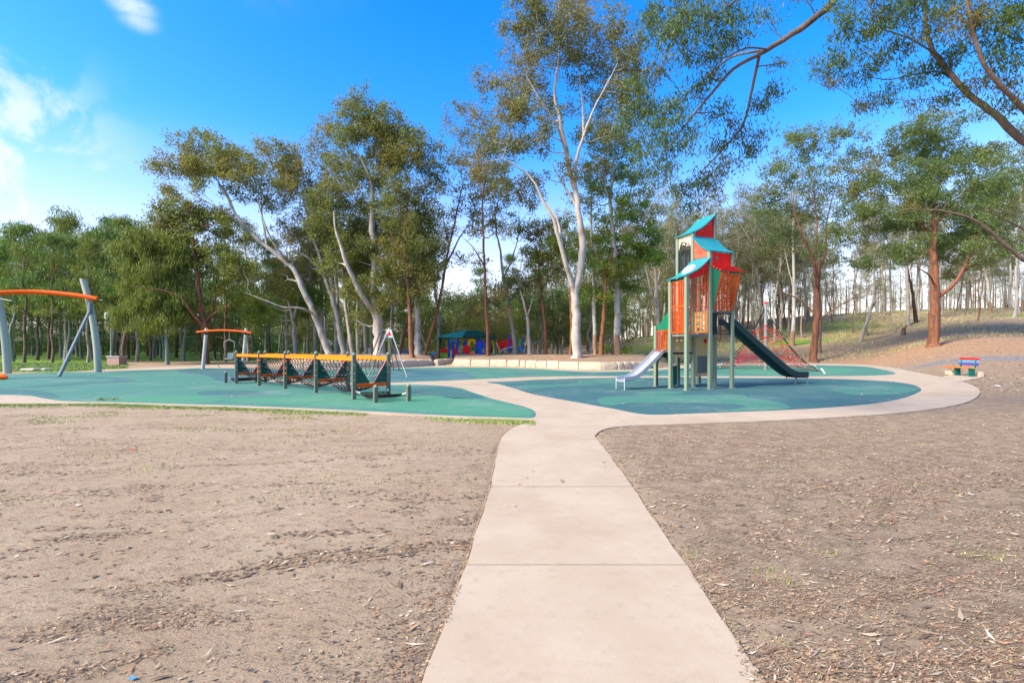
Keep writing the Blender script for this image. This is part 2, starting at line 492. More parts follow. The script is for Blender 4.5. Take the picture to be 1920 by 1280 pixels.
def litmat(name, rough=.8):
    m, t, b = mat_new(name)
    a = N(t, 'ShaderNodeAttribute'); a.attribute_name = 'col'
    t.links.new(a.outputs['Color'], b.inputs['Base Color']); b.inputs['Roughness'].default_value = rough
    return m
M['litter'] = litmat('leaf_litter')
M['grass'] = litmat('grass_blades', .6)

# ------------------------------------------------------------------ plan of the playground (outlines on the ground)
def gp_list(L): return [g(*p) for p in L]
conc_px = [(935,836),(941,819),(955,806),(975,796),(1000,788.5),(960,786.5),(850,782.5),(700,774.5),(500,765.5),(300,759.5),(200,756.5),(0,757),(-400,757),
           (-700,745),(-700,702),(0,700.5),(120,697),(200,692.5),(330,687),(440,684),(560,687),(700,691),(812,686),(830,682),(850,686),(960,688),(1060,692),(1120,694),
           (1210,691.5),(1290,684.5),(1350,681.5),(1450,681),(1560,680.5),(1650,686),(1730,700),(1790,711),(1828,724),(1836,739),(1800,757),(1700,772),(1500,785.5),(1300,793.5),
           (1160,799),(1128,806),(1115,817),(1130,836)]
conc_w = catmull(gp_list(conc_px[1:-1]), 5, closed=False)
body_poly = [g(935,836)]+[tuple(p) for p in conc_w]+[g(1130,836)]
front_L = [(-.50,.3),(-.455,2.0),(-.444,2.35),(-.342,3.62),(-.25,5.63),g(935,836)]
front_R = [(1.18,.3),(1.22,2.0),(1.24,2.35),(1.307,3.62),(1.41,5.63),g(1130,836)]
conc_all = [tuple(p) for p in body_poly] + [tuple(p) for p in reversed(front_R[:-1])] + [tuple(p) for p in front_L[:-1]]

padA_px = [(-700,704),(0,702),(100,698.5),(190,697),(230,695),(330,692),(370,690),(440,690.5),(560,692.5),(640,692.5),(720,691),(800,689),(900,688.8),(1000,691.5),(1060,695),(1120,696.8),
           (1210,695),(1290,689),(1345,685),(1450,684),(1600,686),(1655,693),(1675,701.5),(1600,704.5),(1400,705),(1120,704.8),(1000,706.3),(900,710.5),(820,714),(730,717),(640,717),(560,713),(490,708.5),
           (478,709.5),(492,712.5),(560,720.5),(640,722.5),(730,721.5),(800,721.5),(855,726),(885,735),(925,748),(985,763),(1001,770),(1004,777),(996,783.0),(940,781.8),(850,779),(700,771),(500,762),(300,756),(200,753.3),(120,751.5),(90,748),(50,741.5),(0,740),(-200,740),(-700,738)]
padB_px = [(914,716.3),(960,714.5),(1020,711.5),(1110,708.8),(1300,708),(1500,709.5),(1600,711.5),(1665,715),(1705,720),(1727,729),(1716,738),(1690,747),(1640,756),(1570,762.5),(1480,768),(1350,773),(1280,775.5),(1212,776.8),(1150,766),(1060,750),(1000,739),(965,728),(935,720)]

def cover():
    pass
M_body = sheet('concrete_path', body_poly, 0.0, M['concrete'], None, .12, 'structure')
# slabs of the straight path, with open joints
def edge_x(E, y):
    ys = [p[1] for p in E]; xs = [p[0] for p in E]
    return float(np.interp(y, ys, xs))
joints = [.3, 1.55, 3.62, 5.63, 7.9]
for k in range(len(joints)-1):
    y0, y1 = joints[k]+.010, joints[k+1]-.010
    if k == 0: y0 = .3
    ys = np.linspace(y0, y1, 8)
    wob = lambda y, s: .006*math.sin(y*7+s)+.004*math.sin(y*19+s)
    Lp = [(edge_x(front_L, y)+wob(y, 0), y) for y in ys]; Rp = [(edge_x(front_R, y)+wob(y, 2), y) for y in ys]
    o = sheet('slab', Rp+Lp[::-1], 0.002*(k % 2), M['concrete'], M_body, .12)
padA = sheet('rubber_surface', [tuple(p) for p in catmull(gp_list(padA_px), 5)], .006, M['rub_teal'], None, .03, 'structure')
padB = sheet('rubber_surface', [tuple(p) for p in catmull(gp_list(padB_px), 5)], .006, M['rub_blue'], None, .03, 'structure')
# coloured shapes poured into the rubber
def inlay(px, mat, parent, z=.010):
    return sheet('inlay', [tuple(p) for p in catmull(gp_list(px), 5)], z, M[mat], parent, .004)
def ell(cx, cy, rx, ry, n=18):
    return [(cx+rx*math.cos(a), cy+ry*math.sin(a)) for a in np.linspace(0, 2*math.pi, n, endpoint=False)]
inlay([(-300,708),(0,708.5),(110,706.2),(180,706.3),(230,709),(255,712),(236,715.5),(160,720),(60,726),(0,728),(-300,732),(-300,727),(0,727),(60,722.5),(150,717),(205,713.5),(216,711.3),(180,709),(110,709),(0,711),(-300,712)], 'rub_dark', padA)
inlay([(-300,731),(0,729.5),(40,730),(90,735),(110,746),(85,746.2),(55,740),(10,738.6),(-300,738.6)], 'rub_dark', padA, .0085)
inlay(ell(435,737,66,5.4), 'rub_dark', padA)
inlay([(372,691.5),(440,692),(560,693.5),(620,695),(560,700),(500,704),(484,707.5),(470,712),(440,717),(412,715),(395,707.5),(375,702),(340,699),(335,695)], 'rub_blue', padA)
inlay([(725,694),(760,692),(810,692.5),(860,696),(884,703),(887,709),(820,712.5),(735,715.3),(700,712),(705,702)], 'rub_sky', padA)
inlay([(770,728),(800,723.5),(850,727.5),(880,736),(905,746),(870,748),(815,742),(765,736)], 'rub_dark', padA)
inlay([(640,738),(720,734),(800,741),(900,751),(975,764),(996,772),(992,780),(850,775),(700,766),(520,757),(420,750),(520,744)], 'rub_green', padA)
inlay([(150,752),(300,741),(420,748),(380,756),(250,753.5)], 'rub_green', padA, .0085)
inlay([(960,700.5),(1000,699),(1015,700.5),(1000,701.7),(970,702)], 'rub_dark', padA)
inlay([(1065,698.5),(1120,699.2),(1200,698),(1280,695),(1260,700),(1180,702.5),(1110,703.3),(1070,701)], 'rub_dark', padA)
inlay([(1400,688),(1480,687),(1560,690),(1600,695),(1560,701),(1450,702),(1380,698)], 'rub_green', padA)
# second pad
inlay([(930,717.3),(1010,713.5),(1075,711.5),(1078,715),(1040,718.5),(975,720),(948,720.5)], 'rub_dark', padB)
inlay([(1090,711),(1180,709.7),(1210,712),(1180,718),(1120,722),(1040,726),(990,729),(965,725.5),(985,722),(1050,720.5),(1082,716)], 'rub_mid', padB)
inlay([(1120,748),(1160,742.5),(1260,741),(1380,743),(1450,752),(1480,766),(1420,769.5),(1340,772),(1400,762),(1370,757),(1280,755),(1180,756),(1140,760.5)], 'rub_teal', padB)
inlay(ell(1238,736.5,43,3.6), 'rub_teal', padB)
inlay(ell(1366,743.5,35,3.2), 'rub_teal', padB, .0125)
inlay([(1500,711.5),(1600,714),(1660,717),(1695,722),(1715,729),(1700,737),(1650,739),(1580,736),(1520,728),(1500,722)], 'rub_dark', padB)
inlay([(1560,729),(1640,726),(1712,727.5),(1704,737),(1650,741),(1600,740)], 'rub_mid', padB, .0125)

# ------------------------------------------------------------------ terrain
wall_pts_L = [g(530,692.5),g(600,692.3),g(700,690),g(760,688),g(812,685)]
wall_pts_R = [g(850,685.2),g(900,686),(g(960,687)),g(1010,689),g(1060,691.2),g(1120,693),g(1170,692.4),g(1222,690.5)]
u_wall = [(p[0]/p[1]) for p in wall_pts_L+wall_pts_R]; d_wall = [p[1] for p in wall_pts_L+wall_pts_R]
def hz(x, y):
    x = np.asarray(x, float); y = np.asarray(y, float)
    yy = np.maximum(y, .5); u = x/yy
    B = np.interp(u, [.1,.25,.43,.6,.77,.856,.92,1.0,1.3], [52,48,47,46.2,41.5,32,27,25,25])
    crest = np.interp(u, [-1,-.1,.05,.23,.40,.52,.82,1.1,2.0], [.15,.2,.5,2.6,4.6,6.4,8.0,8.6,9])
    t = np.clip((y-B)/(86-B), 0, 1.0)
    t = t-.5*np.sin(t*2*math.pi)/(2*math.pi)*.6
    h = crest*t
    h = h+np.where(y > 86, .02*(y-86)*sstep(u, .1, .5), 0)
    # planting mound behind the stone wall
    dw = np.interp(u, u_wall, d_wall)
    lat = sstep(u, -.50, -.44)*(1-sstep(u, .27, .33))
    gap = 1-sstep(u, -.170, -.158)*(1-sstep(u, -.128, -.116))
    m_ = sstep(y-dw, .15, .7)*.52+sstep(y-dw, .6, 6)*.34
    m_ = m_*(1-.75*sstep(y-dw, 12, 22))*lat*(.12+.88*gap)
    h = h+m_
    far = sstep(y, 12, 60)
    h = h+fbm(x*.12, y*.12, 3, 5)*.12*sstep(y, 48, 70)
    h = h-.014+fbm(x*1.7, y*1.7, 4, 3)*.010
    h = h+sstep(x, 28, 60)*sstep(y, 0, 25)*(1-sstep(y, 25, 30))*0
    return h
def H1(x, y): return float(hz(np.array([x]), np.array([y]))[0])

def spaced(a, b, c, n1, n2):
    near = np.linspace(a, b, n1); k = np.linspace(0, 1, n2+1)[1:]
    return np.concatenate([near, b+(c-b)*(k**2.6)])
xs_p = spaced(0, 8, 900, 120, 110); xs = np.concatenate([-xs_p[:0:-1], xs_p])
ys = np.concatenate([np.linspace(-60, -1, 16), np.linspace(-.8, 14, 200), 14+(np.linspace(0, 1, 181)[1:]**1.5)*86, 100+(np.linspace(0, 1, 31)[1:]**2)*1000])
GX, GY = np.meshgrid(xs, ys)
GZ = hz(GX, GY)
near = (1-sstep(GY, 9, 15))*(1-sstep(np.abs(GX), 8, 9))
GZ = GZ+near*(fbm(GX*9, GY*9, 3, 21)*.008)-near*.004
inc = inside(GX, GY, conc_all)
GZ = np.where(inc, np.minimum(GZ, -.05), GZ)
V = np.stack([GX, GY, GZ], -1).reshape(-1, 3)
ny, nx = GX.shape
idx = np.arange(ny*nx).reshape(ny, nx)
F = np.stack([idx[:-1, :-1], idx[:-1, 1:], idx[1:, 1:], idx[1:, :-1]], -1).reshape(-1, 4)
tme = new_mesh('ground', V, F, smooth=True)
gx, gy = V[:, 0], V[:, 1]; yy = np.maximum(gy, .5); uu = gx/yy
nse = fbm(gx*.09, gy*.16, 5, 31); ns2 = fbm(gx*.35, gy*.6, 4, 41)
# how green the cover is: lawn under the she-oaks, patches on the slope, thin strip by the rubber
lawn = sstep(-uu, .78, .92)*sstep(gy, 29.5, 31)*(1-sstep(gy, 60, 90)*.2)
lawn = np.maximum(lawn, sstep(-uu, .16, .3)*sstep(gy, 48, 56)*.95)
lawn = np.maximum(lawn*np.where((-uu < .9) & (gy < 48), sstep(ns2, -.6, .4), 1), sstep(gy, 49, 54)*(uu < -.02)*sstep(ns2+nse, -.5, .3)*.9)
slope = sstep(uu, .16, .3)*sstep(gy, 50, 60)
patch = slope*sstep(nse+.25*ns2, -.1, .5)*.62
patch = np.maximum(patch, .8*np.exp(-(((gx-35)/8)**2+((gy-60)/2.5)**2)))
patch = np.maximum(patch, .7*np.exp(-(((gx-47)/7)**2+((gy-72)/3)**2)))
patch = np.maximum(patch, .6*sstep(uu, .20, .26)*(1-sstep(uu, .31, .38))*sstep(gy, 40, 44)*sstep(ns2, -.5, .2))
edge = np.exp(-((gy-(13.0+.12*(gx+10)*-.0))/.7)**2)*0
green = np.clip(np.maximum(lawn, patch), 0, 1)
# dark leaf litter cover against bare swept soil
litter = np.clip(sstep(gx, 1.0, 2.6)*.75+sstep(gx, -3.2, -.4)*.45+(gy > 20)*.35*sstep(-uu, -2, .2), 0, 1)
litter = np.clip(litter+sstep(gy, 38, 60)*.5*(uu < .55), 0, 1)
# red bare soil on the bank
red = sstep(uu, .50, .62)*np.exp(-((gy-(47-18*np.clip(uu-.6, 0, .5)))/6.5)**2)
red = np.maximum(red, .6*np.exp(-((uu-.12)/.12)**2)*sstep(gy, 33, 36)*(1-sstep(gy, 41, 48)))
red = np.maximum(red, .55*sstep(-uu, .12, .2)*(1-sstep(-uu, .42, .5))*sstep(gy, 33, 36)*(1-sstep(gy, 43, 50)))
# the asphalt path that runs up the slope
tr_pts = catmull([(29.5,34.0),(33,33.2),(38,33),(44,34),(60,36)], 6, False)
dist = np.full(gx.shape, 99.)
for k in range(len(tr_pts)-1):
    a_, b_ = tr_pts[k], tr_pts[k+1]; d_ = b_-a_; L2 = (d_**2).sum()
    tt = np.clip(((gx-a_[0])*d_[0]+(gy-a_[1])*d_[1])/L2, 0, 1)
    dist = np.minimum(dist, np.hypot(gx-a_[0]-tt*d_[0], gy-a_[1]-tt*d_[1]))
track = 1-sstep(dist+ns2*.4, .9, 1.5)
for nm, a_ in (('green', green), ('litter', litter), ('red', red), ('track', track)):
    at_ = tme.attributes.new(nm, 'FLOAT', 'POINT'); at_.data.foreach_set('value', np.ascontiguousarray(a_, dtype=np.float32))

m, t, b = mat_new('park_soil')
P = N(t, 'ShaderNodeNewGeometry').outputs['Position']
n_big = noise(t, .55, 6, .6, P); n_mid = noise(t, 4.5, 7, .68, mapping(t, P, (.75, 1, 1), (0, 0, R(-14)))); n_fine = noise(t, 60, 4, .7, P)
n_str = noise(t, 15, 8, .78, mapping(t, P, (.5, 1.1, 1), (0, 0, R(-12))))
n_far = noise(t, 2.2, 8, .75, mapping(t, P, (.6, 1, 1)))
soil = mix(t, ramp(t, n_big.outputs[0], .32, .68), (.335, .248, .155), (.425, .328, .22))
soil = mix(t, ramp(t, n_mid.outputs[0], .46, .70, 0, .6), soil, (.29, .195, .12))
soil = mix(t, ramp(t, n_str.outputs[0], .53, .62, 0, .85), soil, (.19, .14, .095))
soil = mix(t, ramp(t, n_fine.outputs[0], .3, .72, 0, .35), soil, (.22, .165, .12))
litc = mix(t, ramp(t, n_mid.outputs[0], .36, .62), (.31, .228, .15), (.19, .138, .09))
litc = mix(t, ramp(t, n_str.outputs[0], .5, .6, 0, .6), litc, (.37, .275, .18))
litc = mix(t, ramp(t, n_fine.outputs[0], .5, .62, 0, .45), litc, (.12, .085, .06))
vor = N(t, 'ShaderNodeTexVoronoi'); vor.inputs['Scale'].default_value = 16; t.links.new(mapping(t, P, (.5, 1, 1), (0, 0, R(20))), vor.inputs['Vector'])
litc = mix(t, ramp(t, vor.outputs['Distance'], .0, .28, .55, 0), litc, (.50, .41, .31))
lf = attr(t, 'litter')
lmask = ramp(t, mth(t, 'ADD', lf, mth(t, 'MULTIPLY', mth(t, 'SUBTRACT', n_big.outputs[0], .5), 2.6)), .25, .95, 0, .92)
col = mix(t, lmask, soil, litc)
rf = attr(t, 'red')
redc = mix(t, ramp(t, n_mid.outputs[0], .35, .65), (.44, .24, .125), (.32, .18, .095))
redc = mix(t, ramp(t, n_far.outputs[0], .52, .62, 0, .7), redc, (.20, .14, .09))
col = mix(t, mth(t, 'MULTIPLY', rf, .6), col, redc)
gf = attr(t, 'green')
gc = mix(t, ramp(t, n_far.outputs[0], .35, .65), (.10, .21, .025), (.17, .27, .045))
dry = mix(t, ramp(t, n_far.outputs[0], .4, .6), (.33, .30, .12), (.26, .20, .09))
gmask = ramp(t, mth(t, 'ADD', gf, mth(t, 'MULTIPLY', mth(t, 'SUBTRACT', n_far.outputs[0], .5), 1.2)), .3, .75)
drym = ramp(t, gf, .02, .4, 0, .75)
col = mix(t, drym, col, dry)
col = mix(t, gmask, col, gc)
col = mix(t, attr(t, 'track'), col, mix(t, ramp(t, n_mid.outputs[0], .3, .7), (.16, .15, .15), (.22, .21, .20)))
t.links.new(col, b.inputs['Base Color']); b.inputs['Roughness'].default_value = .95; b.inputs['Specular IOR Level'].default_value = .2
hh = mth(t, 'ADD', mth(t, 'MULTIPLY', n_fine.outputs[0], .35), mth(t, 'ADD', n_mid.outputs[0], mth(t, 'MULTIPLY', n_str.outputs[0], .8)))
bump(t, b, hh, .8, .035)
M['soil'] = m
obj('ground', tme, m, None, 'structure')

# small concrete apron that carries the bench
sheet('bench_pad', [g(1762,708.5),g(1796,716.8),g(1866,702.5),g(1862,699.5),g(1835,697),g(1798,697.5)], .012, M['concrete'], None, .1, 'structure')

# ------------------------------------------------------------------ sandstone wall
def stone_block(p, q, h, depth, seed, parent, nrm_sign=1):
    rr = random.Random(seed)
    p = np.array((*p, 0.)); q = np.array((*q, 0.)); d = q-p; L = np.linalg.norm(d); d = d/L
    n = np.array((-d[1], d[0], 0.))*nrm_sign
    nx_, ny_, nz_ = 5, 3, 3
    V = []; 
    def pt(i, j, k):
        x = .012+(L-.024)*i/nx_; y = depth*j/ny_; z = -.10+(h+.10)*k/nz_
        e = ((i in (0, nx_))+(j in (0, ny_))+(k == nz_))
        c = .028*max(0, e-1)
        if i == 0: x += c
        if i == nx_: x -= c
        if j == 0: y += c
        if k == nz_: z -= c
        x += rr.uniform(-.008, .008); y += rr.uniform(-.014, .014); z += rr.uniform(-.012, .012) if k else 0
        return p+d*x+n*y+np.array((0, 0, z))
    ids = {}
    for i in range(nx_+1):
        for j in range(ny_+1):
            for k in range(nz_+1):
                if i in (0, nx_) or j in (0, ny_) or k in (0, nz_):
                    ids[i, j, k] = len(V); V.append(pt(i, j, k))
    F = []
    for i in range(nx_):
        for k in range(nz_):
            F.append((ids[i,0,k], ids[i+1,0,k], ids[i+1,0,k+1], ids[i,0,k+1])); F.append((ids[i+1,ny_,k], ids[i,ny_,k], ids[i,ny_,k+1], ids[i+1,ny_,k+1]))
        for j in range(ny_):
            F.append((ids[i,j,nz_], ids[i+1,j,nz_], ids[i+1,j+1,nz_], ids[i,j+1,nz_]))
    for j in range(ny_):
        for k in range(nz_):
            F.append((ids[0,j+1,k], ids[0,j,k], ids[0,j,k+1], ids[0,j+1,k+1])); F.append((ids[nx_,j,k], ids[nx_,j+1,k], ids[nx_,j+1,k+1], ids[nx_,j,k+1]))
    return obj('stone', new_mesh('stone', V, F), M['stone'], parent)
def stone_wall(pts, label, h, seed, ret=None):
    w = thing('stone_wall', label, 'stone wall', (*pts[len(pts)//2], 0))
    C_ = catmull(pts, 12, False); s = np.concatenate([[0], np.cumsum(np.hypot(*np.diff(C_, axis=0).T))])
    rr = random.Random(seed); x = 0; k = 0
    while x < s[-1]-.3:
        L = rr.uniform(1.0, 1.75) if rr.random() > .15 else rr.uniform(.55, .8)
        e = min(x+L, s[-1])
        p = (np.interp(x, s, C_[:, 0]), np.interp(x, s, C_[:, 1])); q = (np.interp(e, s, C_[:, 0]), np.interp(e, s, C_[:, 1]))
        stone_block(p, q, h+rr.uniform(-.02, .02), .42+rr.uniform(-.02, .03), seed*100+k, w); x = e; k += 1
    if ret:
        for k, (p, q) in enumerate(ret): stone_block(p, q, h-.01, .42, seed*100+70+k, w, -1)
    return w
pL = np.array(wall_pts_L[-1])
stone_wall(wall_pts_L, 'low sandstone block wall behind the rope bridge, ending at the gap before the small playground', .52, 3,
           [((pL[0]+.0, pL[1]+.02), (pL[0]+.45, pL[1]+1.6)), ((pL[0]+.45, pL[1]+1.6), (pL[0]+1.1, pL[1]+3.2))])
stone_wall(wall_pts_R, 'long curved sandstone block wall holding the mound under the tall white gum', .52, 5)

# ------------------------------------------------------------------ climbing tower
U = np.array((1.07, .52)); VV = np.array((-.30, .88)); B0 = np.array((6.42, 17.65))
def PP(i, j): return B0+i*U+j*VV
u3 = np.array((*U, 0))/np.linalg.norm(U); v3 = np.array((*VV, 0))/np.linalg.norm(VV)
def P3(i, j, z): return np.array((*PP(i, j), z))
tower = thing('climbing_tower', 'tall play tower with curved teal roofs, red panels, orange bars and two slides', 'play tower', (*PP(1, 1), 0))
def prism(name, poly, holes, frame, th, mat, parent):
    """plate lying in a vertical plane: poly in (s, z) along frame = (origin, direction, normal)"""
    o_, d_, n_ = (np.array(a, float) for a in frame)
    loops = [poly]+list(holes)
    L3 = [[Vector((p[0], p[1], 0)) for p in L] for L in loops]
    T = tessellate_polygon(L3)
    flat = [p for L in loops for p in L]; n = len(flat)
    V = []
    for k in (-.5, .5):
        for (s, z) in flat: V.append(o_+d_*s+np.array((0, 0, 1.))*z+n_*th*k)
    F = []
    for tr_ in T:
        F.append(tuple(tr_)); F.append(tuple(i+n for i in reversed(tr_)))
    st = 0
    for L in loops:
        for i in range(len(L)):
            j = (i+1) % len(L); F.append((st+i, st+j, st+j+n, st+i+n))
        st += len(L)
    me = new_mesh(name, V, F)
    import bmesh
    bm = bmesh.new(); bm.from_mesh(me); bmesh.ops.recalc_face_normals(bm, faces=bm.faces); bm.to_mesh(me); bm.free()
    return obj(name, me, M[mat], parent)
def face(i0, j0, i1, j1, out=0.0):
    a = np.array((*PP(i0, j0), 0)); b = np.array((*PP(i1, j1), 0)); d = b-a; L = np.linalg.norm(d); d /= L
    n = np.array((d[1], -d[0], 0.))
    return (a+n*out, d, n), L
def circ(cx, cz, r, n=8): return [(cx+r*math.cos(a), cz+r*math.sin(a)) for a in np.linspace(0, 2*math.pi, n, endpoint=False)]
def rect(x0, z0, x1, z1): return [(x0, z0), (x1, z0), (x1, z1), (x0, z1)]
def blossom(cx, cz, r, seed, n=5):
    """five petals as separate round holes"""
    rr = random.Random(seed); a0 = rr.uniform(0, 1.2); out = []
    for k in range(n):
        a = a0+k*2*math.pi/n
        out.append(circ(cx+r*math.cos(a), cz+r*math.sin(a), r*.42, 7))
    return out
# posts
tops = {(0,0): 4.25, (1,0): 5.23, (2,0): 5.27, (0,1): 4.2, (1,1): 6.15, (2,1): 7.0, (0,2): 2.45, (1,2): 6.15, (2,2): 7.0}
for (i, j), zt in tops.items():
    mb = MB(); p = PP(i, j); h = .072
    mb.bev((p[0], p[1], (zt-.05)/2), h, h, (zt+.05)/2, .012, u3, v3)
    mb.build('post', M['post'], tower)
    fb = MB(); fb.bev((p[0], p[1], .012), h+.03, h+.03, .014, .004, u3, v3); fb.build('foot_plate', M['galv'], tower)
# decks
def deck(i, j, z, th=.06):
    c = (PP(i, j)+PP(i+1, j+1))/2
    mb = MB(); mb.box((*c, z-th/2), np.array((*U, 0))*.49, np.array((*VV, 0))*.49, (0, 0, th/2)); return mb.build('deck', M['deck'], tower)
deck(0, 0, 2.07); deck(1, 0, 2.97); deck(1, 1, 2.5); deck(0, 1, 1.42)
# curved roofs
def roof(lowA, lowB, highA, highB, sag, mat='teal', over=.10, th=.035, nseg=10, bow=0.0):
    lowA, lowB, highA, highB = (np.array(a, float) for a in (lowA, lowB, highA, highB))
    sd = (lowB-lowA); sd = sd/np.linalg.norm(sd)
    V = []; F = []
    for k in range(nseg+1):
        t_ = -.10+1.12*k/nseg
        z = -sag*math.sin(math.pi*min(max(t_, 0), 1))
        if t_ < 0: z = 0.02*t_
        a = lowA+(highA-lowA)*t_-sd*over; b_ = lowB+(highB-lowB)*t_+sd*over
        if t_ < 0: a[2] = lowA[2]+.25*t_; b_[2] = lowB[2]+.25*t_
        a[2] += z; b_[2] += z
        V += [a, b_, a-(0, 0, th), b_-(0, 0, th)]
    for k in range(nseg):
        o_ = k*4; q = o_+4
        F += [(o_, q, q+1, o_+1), (o_+2, o_+3, q+3, q+2), (o_, o_+2, q+2, q), (o_+1, q+1, q+3, o_+3)]
    F += [(0, 1, 3, 2), (nseg*4, nseg*4+2, nseg*4+3, nseg*4+1)]
    me = new_mesh('roof', V, F); shade_auto(me, 30)
    return obj('roof', me, M[mat], tower)
r00 = roof(P3(0,0,4.27), P3(0,1,4.22), P3(1,0,5.02), P3(1,1,5.05), .09)
r10 = roof(P3(1,0,5.27), P3(2,0,5.29), P3(1,1,6.02), P3(2,1,6.04), .10)
r11 = roof(P3(1,1,6.17), P3(1,2,6.17), P3(2,1,7.02), P3(2,2,7.02), .09)
# clear bubble in the lowest roof
dc = (PP(0,0)*.5+PP(1,1)*.5)-U*.03
V = []; F = []
nr, ns = 6, 18
for k in range(nr+1):
    ph = k/nr*math.pi/2
    for q in range(ns):
        a = q/ns*2*math.pi
        loc = np.array((*dc, 4.53))+u3*(.30*math.cos(ph)*math.cos(a))+np.array((0, 0, 1))*(.62*.30*math.cos(ph)*math.cos(a))+v3*(.30*math.cos(ph)*math.sin(a))+np.array((-.35, -.05, .93))*.17*math.sin(ph)
        V.append(loc)
for k in range(nr):
    for q in range(ns):
        F.append((k*ns+q, k*ns+(q+1) % ns, (k+1)*ns+(q+1) % ns, (k+1)*ns+q))
me = new_mesh('dome', V, F); [setattr(p, 'use_smooth', True) for p in me.polygons]
obj('bubble_window', me, M['dome'], tower)
def curve_z(t_, z0, z1, sag): return z0+(z1-z0)*t_-sag*math.sin(math.pi*t_)
# front-left gable, red with a blossom, above the orange bars
f, L = face(0, 0, 1, 0, .0)
top = [(L*k/10, curve_z(k/10, 4.24, 4.99, .09)-.045) for k in range(1, 10)]
bot = [(L*k/10, curve_z(k/10, 4.24, 4.99, .09)-.18-.34*(k/10)**1.5) for k in range(1, 10)]
prism('gable_panel', bot+top[::-1], blossom(L*.78, 4.42, .075, 1), f, .02, 'red', tower)
# red gable, its sunlit tone painted as coral, on the side of the front-right bay (under the pale teal roof)
f, L = face(1, 0, 1, 1, 0)
top = [(L*(.07+.86*k/8), curve_z(.07+.86*k/8, 5.25, 6.02, .10)-.05) for k in range(9)]
hs = []
for q, (s_, z_) in enumerate([(.80,5.62),(.62,5.50),(.70,5.74 if False else 5.34),(.50,5.30)]): hs += blossom(L*s_, z_-.02, .068, 10+q)
prism('gable_panel', [(L*.93, 5.08), (L*.07, 5.03)][::-1]+top[::-1], hs, f, .02, 'coral', tower)
# top gable, red with white blossoms seen through
f, L = face(1, 1, 2, 1, 0)
top = [(L*(.07+.86*k/8), curve_z(.07+.86*k/8, 6.17, 7.02, .09)-.05) for k in range(9)]
hs = []
for q, (s_, z_) in enumerate([(.42,6.30),(.56,6.40),(.70,6.33),(.82,6.58),(.70,6.56),(.85,6.38)]): hs += blossom(L*s_, z_, .05, 20+q)
prism('gable_panel', [(L*.07, 6.02), (L*.93, 6.02)]+top[::-1], hs, f, .02, 'red', tower)
# cream cut-out panel and bars on the tall west side
f, L = face(1, 2, 1, 1, 0)
hs = []
for q, (s_, z_) in enumerate([(.30,5.98),(.42,5.84),(.66,5.76)]): hs += blossom(L*s_, z_, .075, 30+q)
hs += [[(L*.20,5.86),(L*.24,5.84),(L*.30,5.90),(L*.27,5.92)], [(L*.74,6.02),(L*.80,5.94),(L*.83,5.96),(L*.78,6.05)], [(L*.56,6.0),(L*.62,5.96),(L*.64,6.0),(L*.58,6.04)]]
prism('cut_out_panel', rect(L*.07, 5.54, L*.93, 6.12), hs, f, .02, 'cream', tower)
mb = MB()
for k in range(7):
    s_ = L*(.12+.76*k/6); a = f[0]+f[1]*s_
    mb.bar(a+(0,0,4.55), a+(0,0,5.50), .022)
mb.bar(f[0]+f[1]*L*.07+(0,0,5.48), f[0]+f[1]*L*.93+(0,0,5.48), .03); mb.bar(f[0]+f[1]*L*.07+(0,0,5.40), f[0]+f[1]*L*.93+(0,0,5.40), .018)
mb.build('bars', M['black'], tower)
# white slat screen on the back of the tall bay
f, L = face(1, 2, 2, 2, 0); mb = MB()
for k in range(5):
    s_ = L*(.15+.7*k/4); a = f[0]+f[1]*s_; mb.box(a+(0,0,5.0), f[1]*.045, f[2]*.01, (0,0,.5))
mb.build('slat_screen', M['white'], tower)
# orange barred walls of the front-left bay
def barred(i0, j0, i1, j1, z0, z1, n, rails, name='barred_wall', mesh=None, zt=None, r=.011, mat='orange'):
    f, L = face(i0, j0, i1, j1, 0); mb = MB()
    for k in range(n):
        t_ = .09+.82*k/(n-1); a = f[0]+f[1]*L*t_
        ze = zt(t_) if zt else z1
        mb.tube([a+(0,0,z0), a+(0,0,ze)], r, 6)
    for z in rails:
        mb.tube([f[0]+f[1]*L*.06+(0,0,z), f[0]+f[1]*L*.94+(0,0,z)], r*1.5, 6)
    o_ = mb.build(name, M[mat], tower, smooth=True)
    if mesh:
        s0, s1, m0, m1, stp = mesh; mm = MB(); th = .004
        z = m0
        while z <= m1:
            a = f[0]+f[1]*L*s0; b_ = f[0]+f[1]*L*s1; mm.bar(a+(0,0,z), b_+(0,0,z), .0045); z += stp
        s_ = L*s0
        while s_ <= L*s1:
            a = f[0]+f[1]*s_; mm.bar(a+(0,0,m0), a+(0,0,m1), .0045); s_ += stp
        mm.build('wire_mesh', M[mat], o_)
    return o_
barred(0,1,0,0, 2.12, 4.08, 7, (2.14, 3.13, 4.08), mesh=(.30,.92,2.15,4.06,.05))
barred(0,0,1,0, 2.12, 4.0, 8, (2.14, 3.13, 4.0), zt=lambda t_: curve_z(t_, 4.24, 4.99, .09)-.20-.30*t_**1.5)
barred(0,1,1,1, 2.12, 4.0, 8, (2.14, 3.13, 4.0), zt=lambda t_: 4.15)
f, L = face(1,1,1,0, 0)
mb = MB()
for k in range(4):
    a = f[0]+f[1]*L*(.2+.2*k); mb.tube([a+(0,0,3.05), a+(0,0,4.9)], .011, 6)
mb.tube([f[0]+f[1]*L*.06+(0,0,3.95), f[0]+f[1]*L*.94+(0,0,3.95)], .016, 6)
mb.build('barred_wall', M['orange'], tower, smooth=True)
# beam header between the front posts and under the roof
mb = MB(); mb.bar(P3(0,1,4.12), P3(0,0,4.14), .03, .09); mb.build('header_beam', M['dgreen'], tower)
